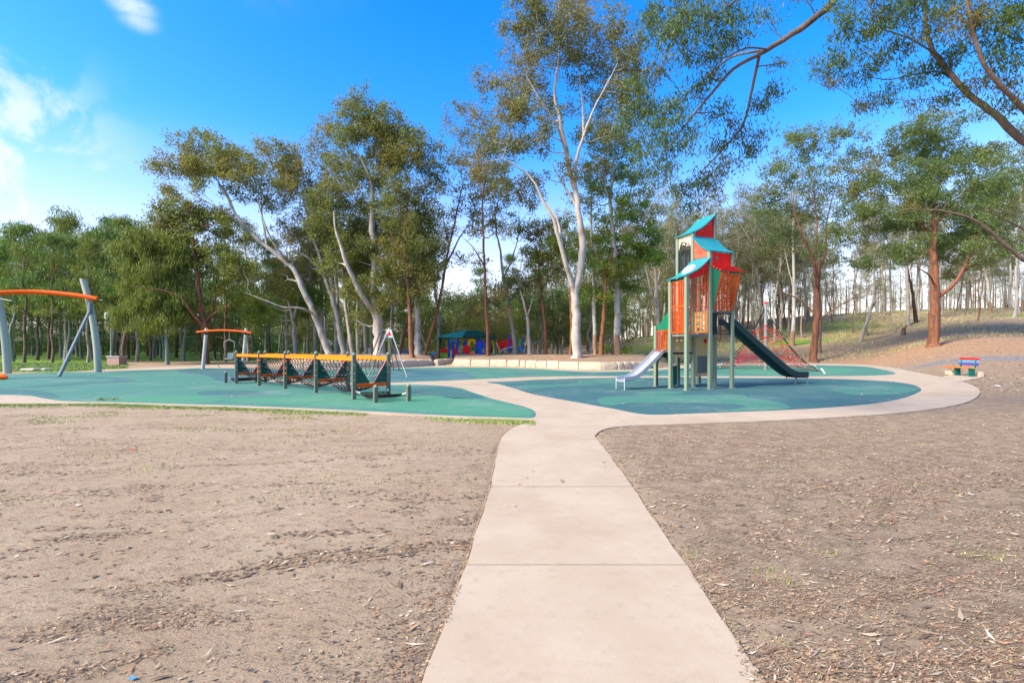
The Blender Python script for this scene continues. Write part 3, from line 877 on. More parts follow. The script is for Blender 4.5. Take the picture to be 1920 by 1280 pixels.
# beige grid panel inside
f, L = face(1,1,1,0, 0)
hs = [rect(L*(.22+.3*c), 2.22+.24*r_, L*(.22+.3*c)+.17*L, 2.22+.24*r_+.13) for c in range(2) for r_ in range(3)]
hs = [h for h in hs]
prism('cut_out_panel', rect(L*.07, 2.13, L*.93, 2.97), hs, f, .022, 'beige', tower)
f, L = face(0,1,1,1, -.25)
hs = [rect(L*(.28+.22*c), 2.25+.24*r_, L*(.28+.22*c)+.10, 2.25+.24*r_+.12) for c in range(3) for r_ in range(3)]
prism('cut_out_panel', rect(L*.22, 2.13, L*.95, 3.02), hs, f, .022, 'beige', tower)
# beige climbing panel below, with square openings
f, L = face(0,1,1,1, 0)
hs = []
for (s_, z_) in [(.22,1.86),(.42,1.86),(.62,1.86),(.22,1.56),(.42,1.56),(.22,1.30),(.42,1.30)]:
    hs.append(rect(L*s_, z_-.05, L*s_+.13, z_+.05))
prism('cut_out_panel', rect(L*.06, 1.20, L*.94, 1.99), hs, f, .022, 'beige', tower)
# activity panel
f, L = face(1,1,2,1, 0)
pan = prism('activity_panel', rect(L*.07, .42, L*.94, 2.02), [circ(L*.72, 1.62, .09, 10), rect(L*.20, .56, L*.62, 1.24)], f, .022, 'beige', tower)
mb = MB()
for k in range(9):
    mb.box(f[0]+f[1]*L*(.215+.05*k)+(0,0,.90)+f[2]*.012, f[1]*.0125, f[2]*.006, (0,0,.34))
mb.build('black_bars', M['black'], pan)
mb = MB(); mb.box(f[0]+f[1]*L*.41+(0,0,.90)+f[2]*.0, f[1]*L*.208, f[2]*.004, (0,0,.34)); mb.build('white_backing', M['white'], pan)
def disc(c, n, r, th, seg=14):
    mb = MB(); c = np.array(c); n = np.array(n); mb.tube([c-n*th/2, c+n*th/2], r, seg); return mb
disc(f[0]+f[1]*L*.55+(0,0,1.85)+f[2]*.05, f[2], .085, .05).build('dial', M['red'], pan)
disc(f[0]+f[1]*L*.70+(0,0,1.78)+f[2]*.05, f[2], .07, .05).build('dial', M['red'], pan)
disc(f[0]+f[1]*L*.60+(0,0,1.66)+f[2]*.05, f[2], .055, .05).build('dial', M['yellow'], pan)
# front-right bay: red panel, awning of slats, leaning pod
f, L = face(1,0,2,0, 0)
hs = [circ(L*.30,5.02,.075,9), circ(L*.30,4.90,.05,8), [(L*.36,4.98),(L*.44,5.03),(L*.42,4.97)], [(L*.20,4.94),(L*.10,4.99),(L*.13,4.91)]]
hs += blossom(L*.48, 4.86, .03, 3)+blossom(L*.68, 5.0, .032, 4)+blossom(L*.82, 4.88, .03, 5)+blossom(L*.60, 4.80, .028, 6)
prism('cut_out_panel', rect(L*.07, 4.72, L*.93, 5.20), hs, f, .022, 'red', tower)
a0, d0, n0 = f
OUT = .44
pod = thing('pod', 'x', 'x')
bpy.data.objects.remove(pod)
for k in range(4):
    t_ = k/3; mb = MB(); c = a0+d0*L*.52+n0*(.06+OUT*t_*.98)+(0,0,4.70-.24*t_)
    mb.bar(c-d0*L*(.54), c+d0*L*(.54), .085, .035); mb.build('awning_slat', M['red'], tower)
for (s_, e_) in ((.065, 0), (.935, 0)):
    poly = [(0.0, 3.0), (.10, 3.0), (OUT, 4.33), (OUT, 4.46), (0.0, 4.66)]
    prism('side_panel', poly, [], (a0+d0*L*s_, n0, d0), .03, 'dgreen', tower)
# pod front: sloping frame with wire mesh
def slope_pt(s_, t_): return a0+d0*L*s_+n0*(.09+(OUT-.09)*t_)+np.array((0,0,3.03+(4.34-3.03)*t_))
mb = MB()
for (s0, t0, s1, t1) in [(.09,0,.91,0),(.09,1,.91,1),(.09,0,.09,1),(.91,0,.91,1),(.52,0,.52,1)]:
    mb.bar(slope_pt(s0,t0), slope_pt(s1,t1), .045, .03)
pf = mb.build('sloping_frame', M['orange'], tower)
mb = MB()
for k in range(1, 24): mb.bar(slope_pt(.09, k/24), slope_pt(.91, k/24), .010)
for k in range(1, 20): mb.bar(slope_pt(.09+.82*k/20, 0), slope_pt(.09+.82*k/20, 1), .010)
mb.build('wire_mesh', M['orange'], pf)
barred(1,1,2,1, 3.0, 4.6, 7, (3.02, 3.9, 4.6))
barred(2,0,2,1, 3.0, 4.6, 6, (3.02, 3.9, 4.6))
# black mesh screen under that deck
mb = MB()
for (s0, z0, s1, z1) in [(.07,2.10,.93,2.10),(.07,2.88,.93,2.88),(.30,2.1,.30,2.88),(.90,2.1,.90,2.88)]:
    mb.bar(a0+d0*L*s0+(0,0,z0), a0+d0*L*s1+(0,0,z1), .03)
sc_ = mb.build('screen_frame', M['black'], tower)
mb = MB()
for k in range(1, 14): mb.bar(a0+d0*L*.30+(0,0,2.1+.78*k/14), a0+d0*L*.90+(0,0,2.1+.78*k/14), .007)
for k in range(1, 12): mb.bar(a0+d0*L*(.30+.6*k/12)+(0,0,2.1), a0+d0*L*(.30+.6*k/12)+(0,0,2.88), .007)
mb.build('wire_mesh', M['black'], sc_)
mb = MB(); mb.box(a0+d0*L*.18+(0,0,2.49), d0*L*.10, n0*.012, (0,0,.38)); mb.build('side_board', M['black'], tower)
# low west bay over the steel slide
f, L = face(0,2,0,1, 0)
hill = [(L*.05,2.28),(L*.95,2.28),(L*.95,2.95),(L*.80,2.92),(L*.62,2.82),(L*.45,2.66),(L*.25,2.50),(L*.05,2.42)]
rr = random.Random(4); hs = []
for k in range(16):
    s_ = L*rr.uniform(.2, .88); zmax = np.interp(s_/L, [.05,.45,.62,.95], [2.38,2.6,2.76,2.88]); z_ = rr.uniform(2.33, zmax)
    if all((s_-h[0])**2+(z_-h[1])**2 > .05**2 for h in hs): hs.append((s_, z_))
prism('hill_panel', hill, [circ(a, b, .014, 6) for a, b in hs], f, .02, 'green', tower)
barred(0,2,0,1, 1.45, 2.24, 8, (1.47, 2.24), 'barrier')
barred(0,2,1,2, 1.45, 2.24, 8, (1.47, 2.24), 'barrier')
# dark arch and cabinet beneath
f, L = face(0,2,0,1, 0)
arch = [(L*.07,1.36),(L*.07,.05),(L*.14,.05),(L*.14,.85)]+[(L*(.5-.36*math.cos(a)), .85+.36*math.sin(a)) for a in np.linspace(.3, math.pi-.3, 8)]+[(L*.86,.85),(L*.86,.05),(L*.93,.05),(L*.93,1.36)]
prism('arch_panel', arch, [], f, .022, 'black', tower)
mb = MB(); c = PP(0,1)*.55+PP(1,2)*.45; mb.bev((*c, .45), .10, .09, .36, .01, u3, v3); mb.bev((*c, .83), .12, .11, .02, .006, u3, v3); mb.build('play_cabinet', M['dgreen'], tower)
for k, z in enumerate((.35, .68, 1.0)):
    mb = MB(); mb.tube([P3(1,1.1,z), P3(1,1.9,z)], .018, 6); mb.build('rung', M['black'], tower)
mb = MB(); mb.bar(P3(.05,1,1.36), P3(.95,1,1.36), .04, .07); mb.bar(P3(0,1.05,1.36), P3(0,1.95,1.36), .04, .07); mb.build('deck_beam', M['black'], tower)
# slides
def slide(start, dirn, prof, w, wall_h, mat, rim_mat, name, label):
    root = MB(); rim = MB(); d3 = np.array((*dirn, 0.)); d3 /= np.linalg.norm(d3); s3 = np.array((d3[1], -d3[0], 0.))
    st = np.array((*start, 0.))
    prof = catmull(prof, 5, False)
    sec = [(-w/2-.012, wall_h), (-w/2, wall_h), (-w/2+.01, .06), (-w/2+.07, .005), (w/2-.07, .005), (w/2-.01, .06), (w/2, wall_h), (w/2+.012, wall_h), (w/2+.005, .0), (w/2-.05, -.035), (-w/2+.05, -.035), (-w/2-.005, 0)]
    V = []; n = len(sec)
    T_ = np.gradient(prof, axis=0); T_ /= np.linalg.norm(T_, axis=1, keepdims=True)
    for (s_, z_), tt in zip(prof, T_):
        up = np.array((0, 0, tt[0]))+d3*(-tt[1])
        for (a, b_) in sec:
            hh_ = b_ if b_ < wall_h*.8 else wall_h*(1 if s_ > .15 else 1)
            V.append(st+d3*s_+(0, 0, z_)+s3*a+up*hh_)
    F = []
    for k in range(len(prof)-1):
        for i in range(n):
            j = (i+1) % n; F.append((k*n+i, k*n+j, (k+1)*n+j, (k+1)*n+i))
    F.append(tuple(range(n-1, -1, -1))); F.append(tuple((len(prof)-1)*n+i for i in range(n)))
    me = new_mesh(name, V, F); shade_auto(me, 35); sl = obj(name, me, M[mat], tower)
    for sg in (-1, 1):
        pts = [st+d3*s_+(0, 0, z_)+s3*sg*(w/2+.006)+(np.array((0, 0, tt[0]))+d3*(-tt[1]))*wall_h for (s_, z_), tt in zip(prof, T_)]
        if rim_mat:
            mb = MB(); mb.tube(pts, .016, 6); mb.build('rim', M[rim_mat], sl, smooth=True)
    return sl, st, d3, s3
mid = (PP(2,0)+PP(2,1))/2+U*.05
sl, st, d3, s3 = slide(mid, U, [(0,2.52),(.25,2.46),(.6,2.24),(2.0,1.40),(3.2,.70),(3.75,.42),(4.15,.31),(4.6,.28),(4.95,.27)], .52, .24, 'slide_green', 'deck', 'long_slide', '')
e = st+d3*4.88
for sg in (-1, 1):
    mb = MB(); mb.tube([e+s3*sg*.24+(0,0,.0), e+s3*sg*.24+(0,0,.42)], .02, 8); mb.build('slide_leg', M['galv'], sl, smooth=True)
    mb = MB(); mb.tube([e-d3*.75+s3*sg*.2+(0,0,.0), e-d3*.75+s3*sg*.2+(0,0,.27)], .018, 8); mb.build('slide_leg', M['galv'], sl, smooth=True)
mb = MB(); mb.tube([e+s3*.24+(0,0,.42), e-s3*.24+(0,0,.42)], .02, 8)
mid = (PP(0,1)+PP(0,2))/2-U*.05
sl, st, d3, s3 = slide(mid, -U, [(0,1.40),(.12,1.37),(.35,1.18),(1.1,.62),(1.45,.42),(1.75,.36),(2.05,.34)], .50, .13, 'steel', 'steel', 'steel_slide', '')
e = st+d3*2.05
for sg in (-1, 1):
    mb = MB(); mb.tube([e+s3*sg*.245+(0,0,.0), e+s3*sg*.245+(0,0,.40), e+s3*sg*.245-d3*.08+(0,0,.46), e+s3*sg*.245-d3*.3+(0,0,.50)], .022, 8); mb.build('slide_leg', M['steel'], sl, smooth=True)
mb = MB(); mb.tube([e+s3*.245+(0,0,.32), e-s3*.245+(0,0,.32)], .03, 8); mb.build('end_roll', M['steel'], sl, smooth=True)

# ------------------------------------------------------------------ rope pyramid
mast = np.array((*g(1435.6, 693.4), 0.)); MT = 4.5
net = thing('rope_pyramid', 'red rope climbing pyramid on a pale steel mast with a red cap', 'climbing net', tuple(mast))
mb = MB(); mb.tube([mast-(0,0,.05), mast+(0,0,MT)], .11, 14); mb.build('mast', M['galv'], net, smooth=True)
mb = MB(); mb.tube([mast+(0,0,MT), mast+(0,0,MT+.12)], [.125, .09], 14); mb.build('cap', M['red'], net, smooth=True)
for z in (1.2, 2.2, 3.0):
    mb = MB(); mb.tube([mast+(0,0,z-.03), mast+(0,0,z+.03)], .15, 14); mb.build('collar', M['red'], net, smooth=True)
ax0 = math.atan2(-4.7, 1.35); RR = 4.5
anch = [mast+np.array((math.cos(ax0+k*math.pi/2), math.sin(ax0+k*math.pi/2), 0))*RR for k in range(4)]
apex = mast+(0, 0, 4.3)
for k in range(4):
    mb = MB(); mb.tube([apex, *[anch[k]*(1-f_)+apex*f_-np.array((0,0,.80*4*f_*(1-f_))) for f_ in (.85,.7,.55,.4,.25,.1)], anch[k]+(0,0,.06)], .022, 6); mb.build('guy_rope', M['rope_black'], net, smooth=True)
    mb = MB(); mb.tube([anch[k]+(0,0,-.02), anch[k]+(apex-anch[k])*.06+(0,0,.03)], .045, 8); mb.build('anchor', M['white'], net, smooth=True)
lev = [.16, .27, .38, .48, .58, .68, .76]
mb = MB(); balls = MB(); black = MB()
def netpt(k, a, f_):
    """k side, a across 0..1, f_ height fraction"""
    e0 = anch[k]*(1-f_)+apex*f_-np.array((0,0,.80*4*f_*(1-f_))); e1 = anch[(k+1) % 4]*(1-f_)+apex*f_-np.array((0,0,.80*4*f_*(1-f_)))
    p = e0*(1-a)+e1*a
    inn = mast+(0, 0, p[2])
    q = 4*a*(1-a)
    return p*(1-.38*q)+inn*.38*q+np.array((0, 0, .12*q))
rr = random.Random(9)
for k in range(4):
    grid = {}
    for i, f_ in enumerate(lev):
        na = 7-i if i < 5 else 2
        for j in range(na+1):
            a = j/na+(rr.uniform(-.035, .035) if 0 < j < na else 0)
            grid[i, j] = netpt(k, a, f_+rr.uniform(-.02, .02)*(0 < j < na))
    for i in range(len(lev)):
        na = 7-i if i < 5 else 2
        for j in range(na):
            mb.tube([grid[i,j], grid[i,j+1]], .0075, 4, False)
            if i+1 < len(lev):
                nb = 7-(i+1) if i+1 < 5 else 2
                mb.tube([grid[i,j], grid[i+1,min(j, nb)]], .0085, 4, False)
                mb.tube([grid[i,j+1], grid[i+1,min(j, nb)]], .0085, 4, False)
        for j in range(na+1):
            if rr.random() < .35: balls.box(grid[i,j], (.022,0,0), (0,.022,0), (0,0,.022))
    for f_ in (.3, .52, .7):
        for a in (.25, .5, .75):
            mb.tube([netpt(k, a, f_), mast+(0,0,4.3*f_+rr.uniform(-.3,.1))], .007, 4, False)
    q0 = netpt(k, .0, .10); pts = [netpt(k, a, .09) for a in np.linspace(0, 1, 8)]; black.tube(pts, .018, 5)
mb.build('net', M['rope_red'], net); balls.build('net_clamps', M['white'], net)['kind'] = 'stuff'; black.build('lower_rope', M['rope_black'], net)

# ------------------------------------------------------------------ rope bridge
bridge = thing('rope_bridge', 'long zigzag rope bridge with orange rails, green end panels and black nets', 'rope bridge', (-8.0, 18.2, 0))
Pf = [(-12.0,20.9),(-10.4,19.75),(-8.68,18.38),(-6.88,16.85),(-4.85,14.72)]
off = np.array((.85, .80))
Pf = [np.array(p) for p in Pf]; Qf = [p+off for p in Pf]
lows = [np.array((-12.7,21.3)), np.array((-11.75,22.05)), np.array((-3.95,13.9)), np.array((-3.07,14.25))]
def post(p, h, r=.062, par=bridge):
    a = .9; mb = MB(); mb.bev((p[0], p[1], h/2-.02), r, r, h/2+.02, .014, (math.cos(.6), math.sin(.6), 0), (-math.sin(.6), math.cos(.6), 0))
    o_ = mb.build('post', M['post_dark'], par)
    cp = MB(); cp.tube([(p[0], p[1], h), (p[0], p[1], h+.03), (p[0], p[1], h+.055), (p[0], p[1], h+.062)], [r*.95, r*.85, r*.5, r*.1], 10); cp.build('cap', M['post'], o_, smooth=True)
    return o_
for p in Pf+Qf: post(p, 1.38)
for p in lows: post(p, .46)
def v3_(p, z): return np.array((p[0], p[1], z))
for line in (Pf, Qf):
    for k in range(4):
        mb = MB(); mb.bar(v3_(line[k], 1.24), v3_(line[k+1], 1.24), .05, .11); rl = mb.build('top_rail', M['amber'], bridge)
        bl = MB(); n_ = 9
        for q in range(n_):
            c = line[k]+(line[k+1]-line[k])*(q+.5)/n_; bl.box(v3_(c, 1.165), (.025,0,0), (0,.025,0), (0,0,.02))
        bl.build('rope_fixings', M['rope_black'], rl)
for k in range(5):
    a, b_ = Pf[k], Qf[k]
    mb = MB(); mb.bar(v3_(a, .42), v3_(b_, .42), .05, .11); mb.build('cross_bar', M['orange'], bridge)
    d = b_-a; L = np.linalg.norm(d); d = d/L; n_ = np.array((d[1], -d[0], 0.)); fr = (v3_(a, 0), np.array((*d, 0.)), n_)
    prism('end_panel', [(.06,.48),(.50,.48),(.06,1.17)], [], fr, .02, 'dgreen', bridge)
    prism('end_panel', [(L-.06,.48),(L-.06,1.17),(L-.50,.48)], [], fr, .02, 'dgreen', bridge)
    for (s0, s1) in ((.065, .51), (L-.065, L-.51)):
        mb = MB(); p0 = fr[0]+fr[1]*s0; p1 = fr[0]+fr[1]*s1
        mb.tube([p0+(0,0,1.2), p1+(0,0,.49)], .018, 6); mb.build('edge_tube', M['pink'] if s0 > 1 else M['post_dark'], bridge, smooth=True)
    for z in (1.05, .8, .6):
        for p in (a, b_):
            mb = MB(); mb.bev((p[0], p[1], z), .07, .07, .022, .004); mb.build('clamp', M['orange'] if k in (1, 2) else M['post_dark'], bridge)
# nets between gates
for k in range(4):
    a0_, a1_, b0_, b1_ = Pf[k], Pf[k+1], Qf[k], Qf[k+1]
    ns_ = 10
    mb = MB(); cl = MB()
    def edge(s_, side):
        top0 = (a0_*(1-s_)+a1_*s_) if side == 0 else (b0_*(1-s_)+b1_*s_)
        other = (b0_*(1-s_)+b1_*s_) if side == 0 else (a0_*(1-s_)+a1_*s_)
        fl = top0*.72+other*.28
        zf = .46-.30*math.sin(math.pi*s_)
        return v3_(top0, 1.18), v3_(fl, zf)
    for side in (0, 1):
        rows = []
        for q in range(ns_+1):
            s_ = q/ns_; tp, fl = edge(s_, side)
            mid = tp*.5+fl*.5; rows.append([tp*(1-t_)+fl*t_ for t_ in (0, .22, .48, .74, 1)])
        for q in range(ns_+1):
            ix = q+(1 if k % 2 else -1)
            for r_ in range(4):
                qq = min(max(q+((r_ % 2)*2-1 if r_ else 0), 0), ns_)
                if 0 < q < ns_ or r_ == 0: mb.tube([rows[q][r_], rows[qq][r_+1]], .0095, 4, False)
            for r_ in range(1, 5):
                if q < ns_:
                    mb.tube([rows[q][r_], rows[q+1][r_]], .009, 4, False)
                if r_ < 4: cl.box(rows[q][r_], (.016,0,0), (0,.016,0), (0,0,.016))
    for q in range(11):
        s_ = q/10; _, f0 = edge(s_, 0); _, f1 = edge(s_, 1)
        mb.tube([f0, (f0+f1)/2-(0,0,.03), f1], .012, 4, False)
    for t_ in np.linspace(0, 1, 5):
        mb.tube([edge(s_, 0)[1]*(1-t_)+edge(s_, 1)[1]*t_-(0, 0, .12*t_*(1-t_)) for s_ in np.linspace(0, 1, 9)], .016, 4, False)
    nt_ = mb.build('net', M['rope_black'], bridge); cl.build('net_clamps', M['deck'], nt_)['kind'] = 'stuff'
for (c, cc) in (((Pf[4], Qf[4]), (lows[2], lows[3])), ((Pf[0], Qf[0]), (lows[0], lows[1]))):
    mb = MB(); wh = MB()
    def hp(s_, t_):
        p = (c[0]*(1-s_)+cc[0]*s_)*(1-t_)+(c[1]*(1-s_)+cc[1]*s_)*t_
        return v3_(p, .34-.24*math.sin(math.pi*(.08+.84*s_))-.03*math.sin(math.pi*t_)*0)
    for s_ in np.linspace(.14, .86, 9): mb.tube([hp(s_, t_) for t_ in np.linspace(.1, .9, 5)], .017, 4)
    for t_ in np.linspace(.1, .9, 6): mb.tube([hp(s_, t_) for s_ in np.linspace(.14, .86, 9)], .017, 4)
    for (s_, t_, s2, t2) in ((0,0,.14,.1),(0,1,.14,.9),(1,0,.86,.1),(1,1,.86,.9)): wh.tube([hp(s_, t_), hp(s2, t2)], .022, 5)
    hm = mb.build('hammock_net', M['rope_black'], bridge); wh.build('hammock_ties', M['white'], hm)

# ------------------------------------------------------------------ large swing frame on the left
def leaning_post(par, base, mat='sage'):
    """curved tapering mast; leans toward the west as it rises"""
    pts = []; rad = []
    for k in range(11):
        t_ = k/10; z = 5.85*t_
        pts.append(np.array((base[0]-.30*t_-.75*t_**2.2, base[1]+.1*t_, z))); rad.append(.205-.02*t_)
    mb = MB()
    V, F = tube_np(np.array(pts), rad, 16, True)
    V = V.reshape(11, 16, 3); c = V.mean(1, keepdims=True); V = c+(V-c)*np.array((.86, 1.0, 1.0)); V[-1, :, 2] += (V[-1, :, 0]-c[-1, 0, 0])*-.35
    mb.add(V.reshape(-1, 3), F)
    return mb.build('mast', M[mat], par, smooth=True)
frame_ = thing('cableway_frame', 'big arched orange beam on two leaning sage green masts at the edge of the lawn', 'play frame', (*g(184, 697), 0))
b1 = g(184, 697.2); b2 = g(14, 700.2)
leaning_post(frame_, b1); leaning_post(frame_, b2)
pa = at(188, 561, 30.2); pb = at(150, 554.5, 30.0); pc = at(80, 548.5, 29.6); pd = at(0, 550, 28.6); pe = at(-90, 558, 27.5); pf_ = at(-200, 575, 26.5)
mb = MB(); mb.tube(catmull([pa, pb, pc, pd, pe, pf_], 4, False)+np.array((0, -.22, 0)), .135, 14); mb.build('beam', M['orange'], frame_, smooth=True)
mb = MB(); mb.tube([pa+(.0,-.22,-.02), pa+(.35,-.22,-.10)], .02, 6); mb.build('end_pin', M['galv'], frame_)
br_t = at(168, 583, 29.9); br_b = np.array((*g(110.5, 706), 0.))
mb = MB(); mb.tube([br_b, br_t], .085, 10); mb.build('brace', M['brace'], frame_, smooth=True)
mb = MB(); mb.bev(tuple(br_t+(.05,.0,.15)), .07, .12, .36, .02); mb.build('brace_bracket', M['brace'], frame_)
c2 = at(0, 560, 28.0)
mb = MB(); mb.tube([c2, at(22, 564, 28.0)], .03, 6); mb.tube([at(22,564,28), at(100, 583, 34), at(250, 615, 62)], .012, 4); mb.build('cable', M['galv'], frame_)
br_t2 = np.array((b2[0]-.6, b2[1]-.2, 4.1)); mb = MB(); mb.tube([(b2[0]-2.2, b2[1]-3.6, 0), br_t2], .085, 10); mb.build('brace', M['brace'], frame_, smooth=True)
oc = g(-2, 711.5); mb = MB(); mb.tube([(oc[0]-.8, oc[1], .14), (oc[0]+.25, oc[1], .14), (oc[0]+.42, oc[1], .10)], [.13, .13, .04], 12)
tag(mb.build('spring_rocker', M['orange'], None, smooth=True), 'orange rounded seat end lying low on the rubber near the leaning masts', 'play seat')

# ------------------------------------------------------------------ small swing behind
x1, y1 = g(383, 692.2); x2 = (457.5-960)/FOC*33.9; y2 = 33.9
sw = thing('basket_swing', 'small swing with arched orange beam and one hanging seat, behind the rope bridge end', 'swing', (x1, y1, 0))
for (x, y, dx) in ((x1, y1, .0), (x2, y2, .0)):
    mb = MB(); mb.tube([(x-.10, y, -.03), (x+.02, y, 1.4), (x+.14, y, 2.72)], [.115, .105, .10], 12); pst = mb.build('post', M['pale_post'], sw, smooth=True)
    mb = MB(); mb.tube([(x+.14, y, 2.72), (x+.18, y, 2.86)], [.12, .10], 12); mb.build('cap', M['sage'], pst, smooth=True)
    mb = MB(); mb.tube([(x+.10, y-.02, 2.45), (x+.125, y-.02, 2.58)], .125, 12); mb.build('collar', M['black'], pst, smooth=True)
mb = MB(); xs_ = np.linspace(x1-.45, x2+.75, 9)
mb.tube([(x, y1-.12, 2.72-.10*((x-(x1+x2)/2)/1.6)**2) for x in xs_], .062, 8); mb.build('beam', M['orange'], sw, smooth=True)
cx = (431.5-960)/FOC*33.7; mb = MB(); mb.tube([(cx, 33.6, 2.66), (cx, 33.6, 2.08)], .025, 6); mb.build('hanger', M['galv'], sw)
mb = MB(); mb.tube([(cx-.36, 33.6, 1.55), (cx-.36, 33.6, 1.92), (cx, 33.6, 2.08), (cx+.36, 33.6, 1.92), (cx+.36, 33.6, 1.55)], .032, 8); mb.build('spreader', M['galv'], sw, smooth=True)
mb = MB()
for sx_ in (-.36, .36): mb.tube([(cx+sx_, 33.6, 1.56), (cx+sx_*.75, 33.6, .75)], .014, 5)
mb.build('chains', M['galv'], sw)
mb = MB(); mb.bev((cx+.02, 33.6, .72), .27, .16, .05, .03); mb.bev((cx+.02, 33.72, .95), .24, .04, .18, .02); mb.build('seat', M['brace'], sw)
x, y = g(412, 690.5); mb = MB(); mb.tube([(x-.55, y, .95), (x, y, .05)], .02, 6); mb.build('stay', M['post_dark'], sw)

# ------------------------------------------------------------------ metal swing set seen end-on
ms_ = thing('metal_swing_set', 'silver metal swing set with splayed legs and a red triangle badge, before the massive gum', 'swing set', (-6.6, 28.5, 0))
tA = at(730.5, 622, 26.3); tB = at(727, 625, 31.5)
def leg(top, base, r=.038, mat='galv'):
    mb = MB(); mb.tube([top, base], r, 8); mb.build('leg', M[mat], ms_, smooth=True)
leg(tA+(.10,0,0), np.array((*g(763.5, 707.5), 0.))); leg(tA-(.10,0,0), np.array((*g(690, 707.5), 0.)))
leg(tB+(.1,0,0), np.array((*g(749, 694), 0.)), .038, 'post_dark'); leg(tB-(.1,0,0), np.array((*g(693, 694), 0.)), .038, 'post_dark')  # far legs given dark paint to stand in for shade
leg(tA*.5+tB*.5, np.array((*g(738, 694), 0.)), .03, 'post_dark')  # dark paint imitates shade on this leg too
leg(at(722, 627, 27), np.array((*g(706, 690), 0.)), .03, 'galv')
leg(at(712, 624, 27), np.array((*g(690, 686.5), 0.)), .03, 'black'); leg(at(718.5, 621, 27), np.array((*g(700, 686.5), 0.)), .03, 'black')  # shade on these two legs is painted as black
mb = MB(); mb.tube([tA, tB], .05, 10); mb.build('crossbar', M['galv'], ms_, smooth=True)
pl = MB(); c = tA+(0, -.08, -.10)
V = [c+np.array(p) for p in ((-.10,0,.24),(.10,0,.24),(.27,0,-.22),(-.27,0,-.22),(-.10,.05,.24),(.10,.05,.24),(.27,.05,-.22),(-.27,.05,-.22))]
pl.add(V, [(0,3,2,1),(4,5,6,7),(0,1,5,4),(1,2,6,5),(2,3,7,6),(3,0,4,7)]); plate = pl.build('head_plate', M['white'], ms_)
pl = MB(); V = [c+np.array(p) for p in ((0,-.006,.15),(.12,-.006,-.10),(-.12,-.006,-.10),(0,-.002,.15),(.12,-.002,-.10),(-.12,-.002,-.10))]
pl.add(V, [(0,2,1),(3,4,5),(0,1,4,3),(1,2,5,4),(2,0,3,5)]); pl.build('triangle_badge', M['red'], plate)

# ------------------------------------------------------------------ bench
bc = np.array(g(1822, 706)); ang = R(148)
bd = np.array((math.cos(R(-28)), math.sin(R(-28)), 0.)); bn = np.array((-bd[1], bd[0], 0.))*-1   # along, facing
bench = thing('park_bench', 'bright slatted bench with red, blue and purple back and orange seat on green legs', 'bench', (*bc, 0))
def slat(name, c, L, w, t_, mat, tilt=0):
    az = np.array((0, 0, 1.))*math.cos(tilt)-bn*math.sin(tilt); ay = np.cross(az, bd)
    mb = MB(); mb.bev(c, L/2, t_/2, w/2, .008, bd, ay, az); return mb.build(name, M[mat], bench)
o3 = np.array((*bc, 0.))+np.array((.05, .45, 0))
bd = np.array((math.cos(R(-93)), math.sin(R(-93)), 0.)); bn = np.array((-math.sin(R(20))*1.0-.55, -math.cos(R(20))*.6, 0.)); bn /= np.linalg.norm(bn); bn = np.array((bd[1], -bd[0], 0.))
for k, (z, mt) in enumerate(((.94, 'red'), (.79, 'skyblue'), (.655, 'purple'))):
    slat('back_slat', o3+(0,0,z)-bn*(.20+.10*(z-.6)), 1.2, .115, .04, mt, .2)
for k, mt in enumerate(('orange', 'amber', 'yellow')):
    mb = MB(); mb.bev(o3+(0,0,.46)+bn*(.21-.14*k)-bd*.30, .80, .06, .02, .008, bd, bn, (0,0,1)); mb.build('seat_slat', M[mt], bench)
for s_ in (-.45, .42):
    mb = MB(); mb.bev(o3+bd*s_+(0,0,.215), .045, .14, .225, .01, bd, bn, (0,0,1)); mb.bar(o3+bd*s_-bn*.16+(0,0,.42), o3+bd*s_-bn*.25+(0,0,1.0), .06, .05); mb.build('leg', M['bench_green'], bench)
mb = MB(); c = o3+bd*.30-bn*.52; mb.bev(c+(0,0,.12), .13, .12, .13, .03, bd, bn); tag(mb.build('stone_block', M['stone'], None), 'pale stone block on the pad beside the coloured bench', 'stone')
mb = MB(); c = o3-bd*.95-bn*.05; mb.bev(c+(0,0,.13), .22, .16, .14, .04, bd, bn); tag(mb.build('sandstone_boulder', M['stone'], None), 'squared sandstone boulder behind the coloured bench', 'stone')

# ------------------------------------------------------------------ small things behind
x, y = g(212, 684.3); bq = thing('barbecue', 'brick barbecue plinth with a steel top standing under the she-oaks', 'barbecue', (x, y, 0))
mb = MB(); mb.bev((x, y+.4, .33), .52, .42, .36, .01); mb.build('plinth', M['brick'], bq)
mb = MB(); mb.bev((x, y+.4, .73), .58, .47, .035, .01); mb.build('top', M['steel'], bq)
mb = MB(); mb.bev((x, y+.4, .772), .34, .26, .012, .004); mb.build('hotplate', M['black'], bq)
D = 45.; x = (199.5-960)/FOC*D; lp = thing('lamp_post', 'slim park lamp with a white hanging head above the brick barbecue', 'lamp post', (x+.45, D, H1(x, D)))
mb = MB(); mb.tube([(x+.45, D, H1(x, D)-.1), (x+.45, D, 4.6), (x+.30, D, 4.8), (x, D, 4.75)], [.07, .05, .035, .03], 8); mb.build('pole', M['galv'], lp, smooth=True)
mb = MB(); mb.tube([(x, D, 4.75), (x, D, 4.65), (x, D, 4.3), (x, D, 4.1)], [.06, .17, .17, .07], 12); mb.build('lamp_head', M['white'], lp, smooth=True)
mb = MB(); mb.tube([(x, D, 4.0), (x, D, 3.3)], [.09, .05], 8); mb.build('lamp_stem', M['galv'], lp, smooth=True)
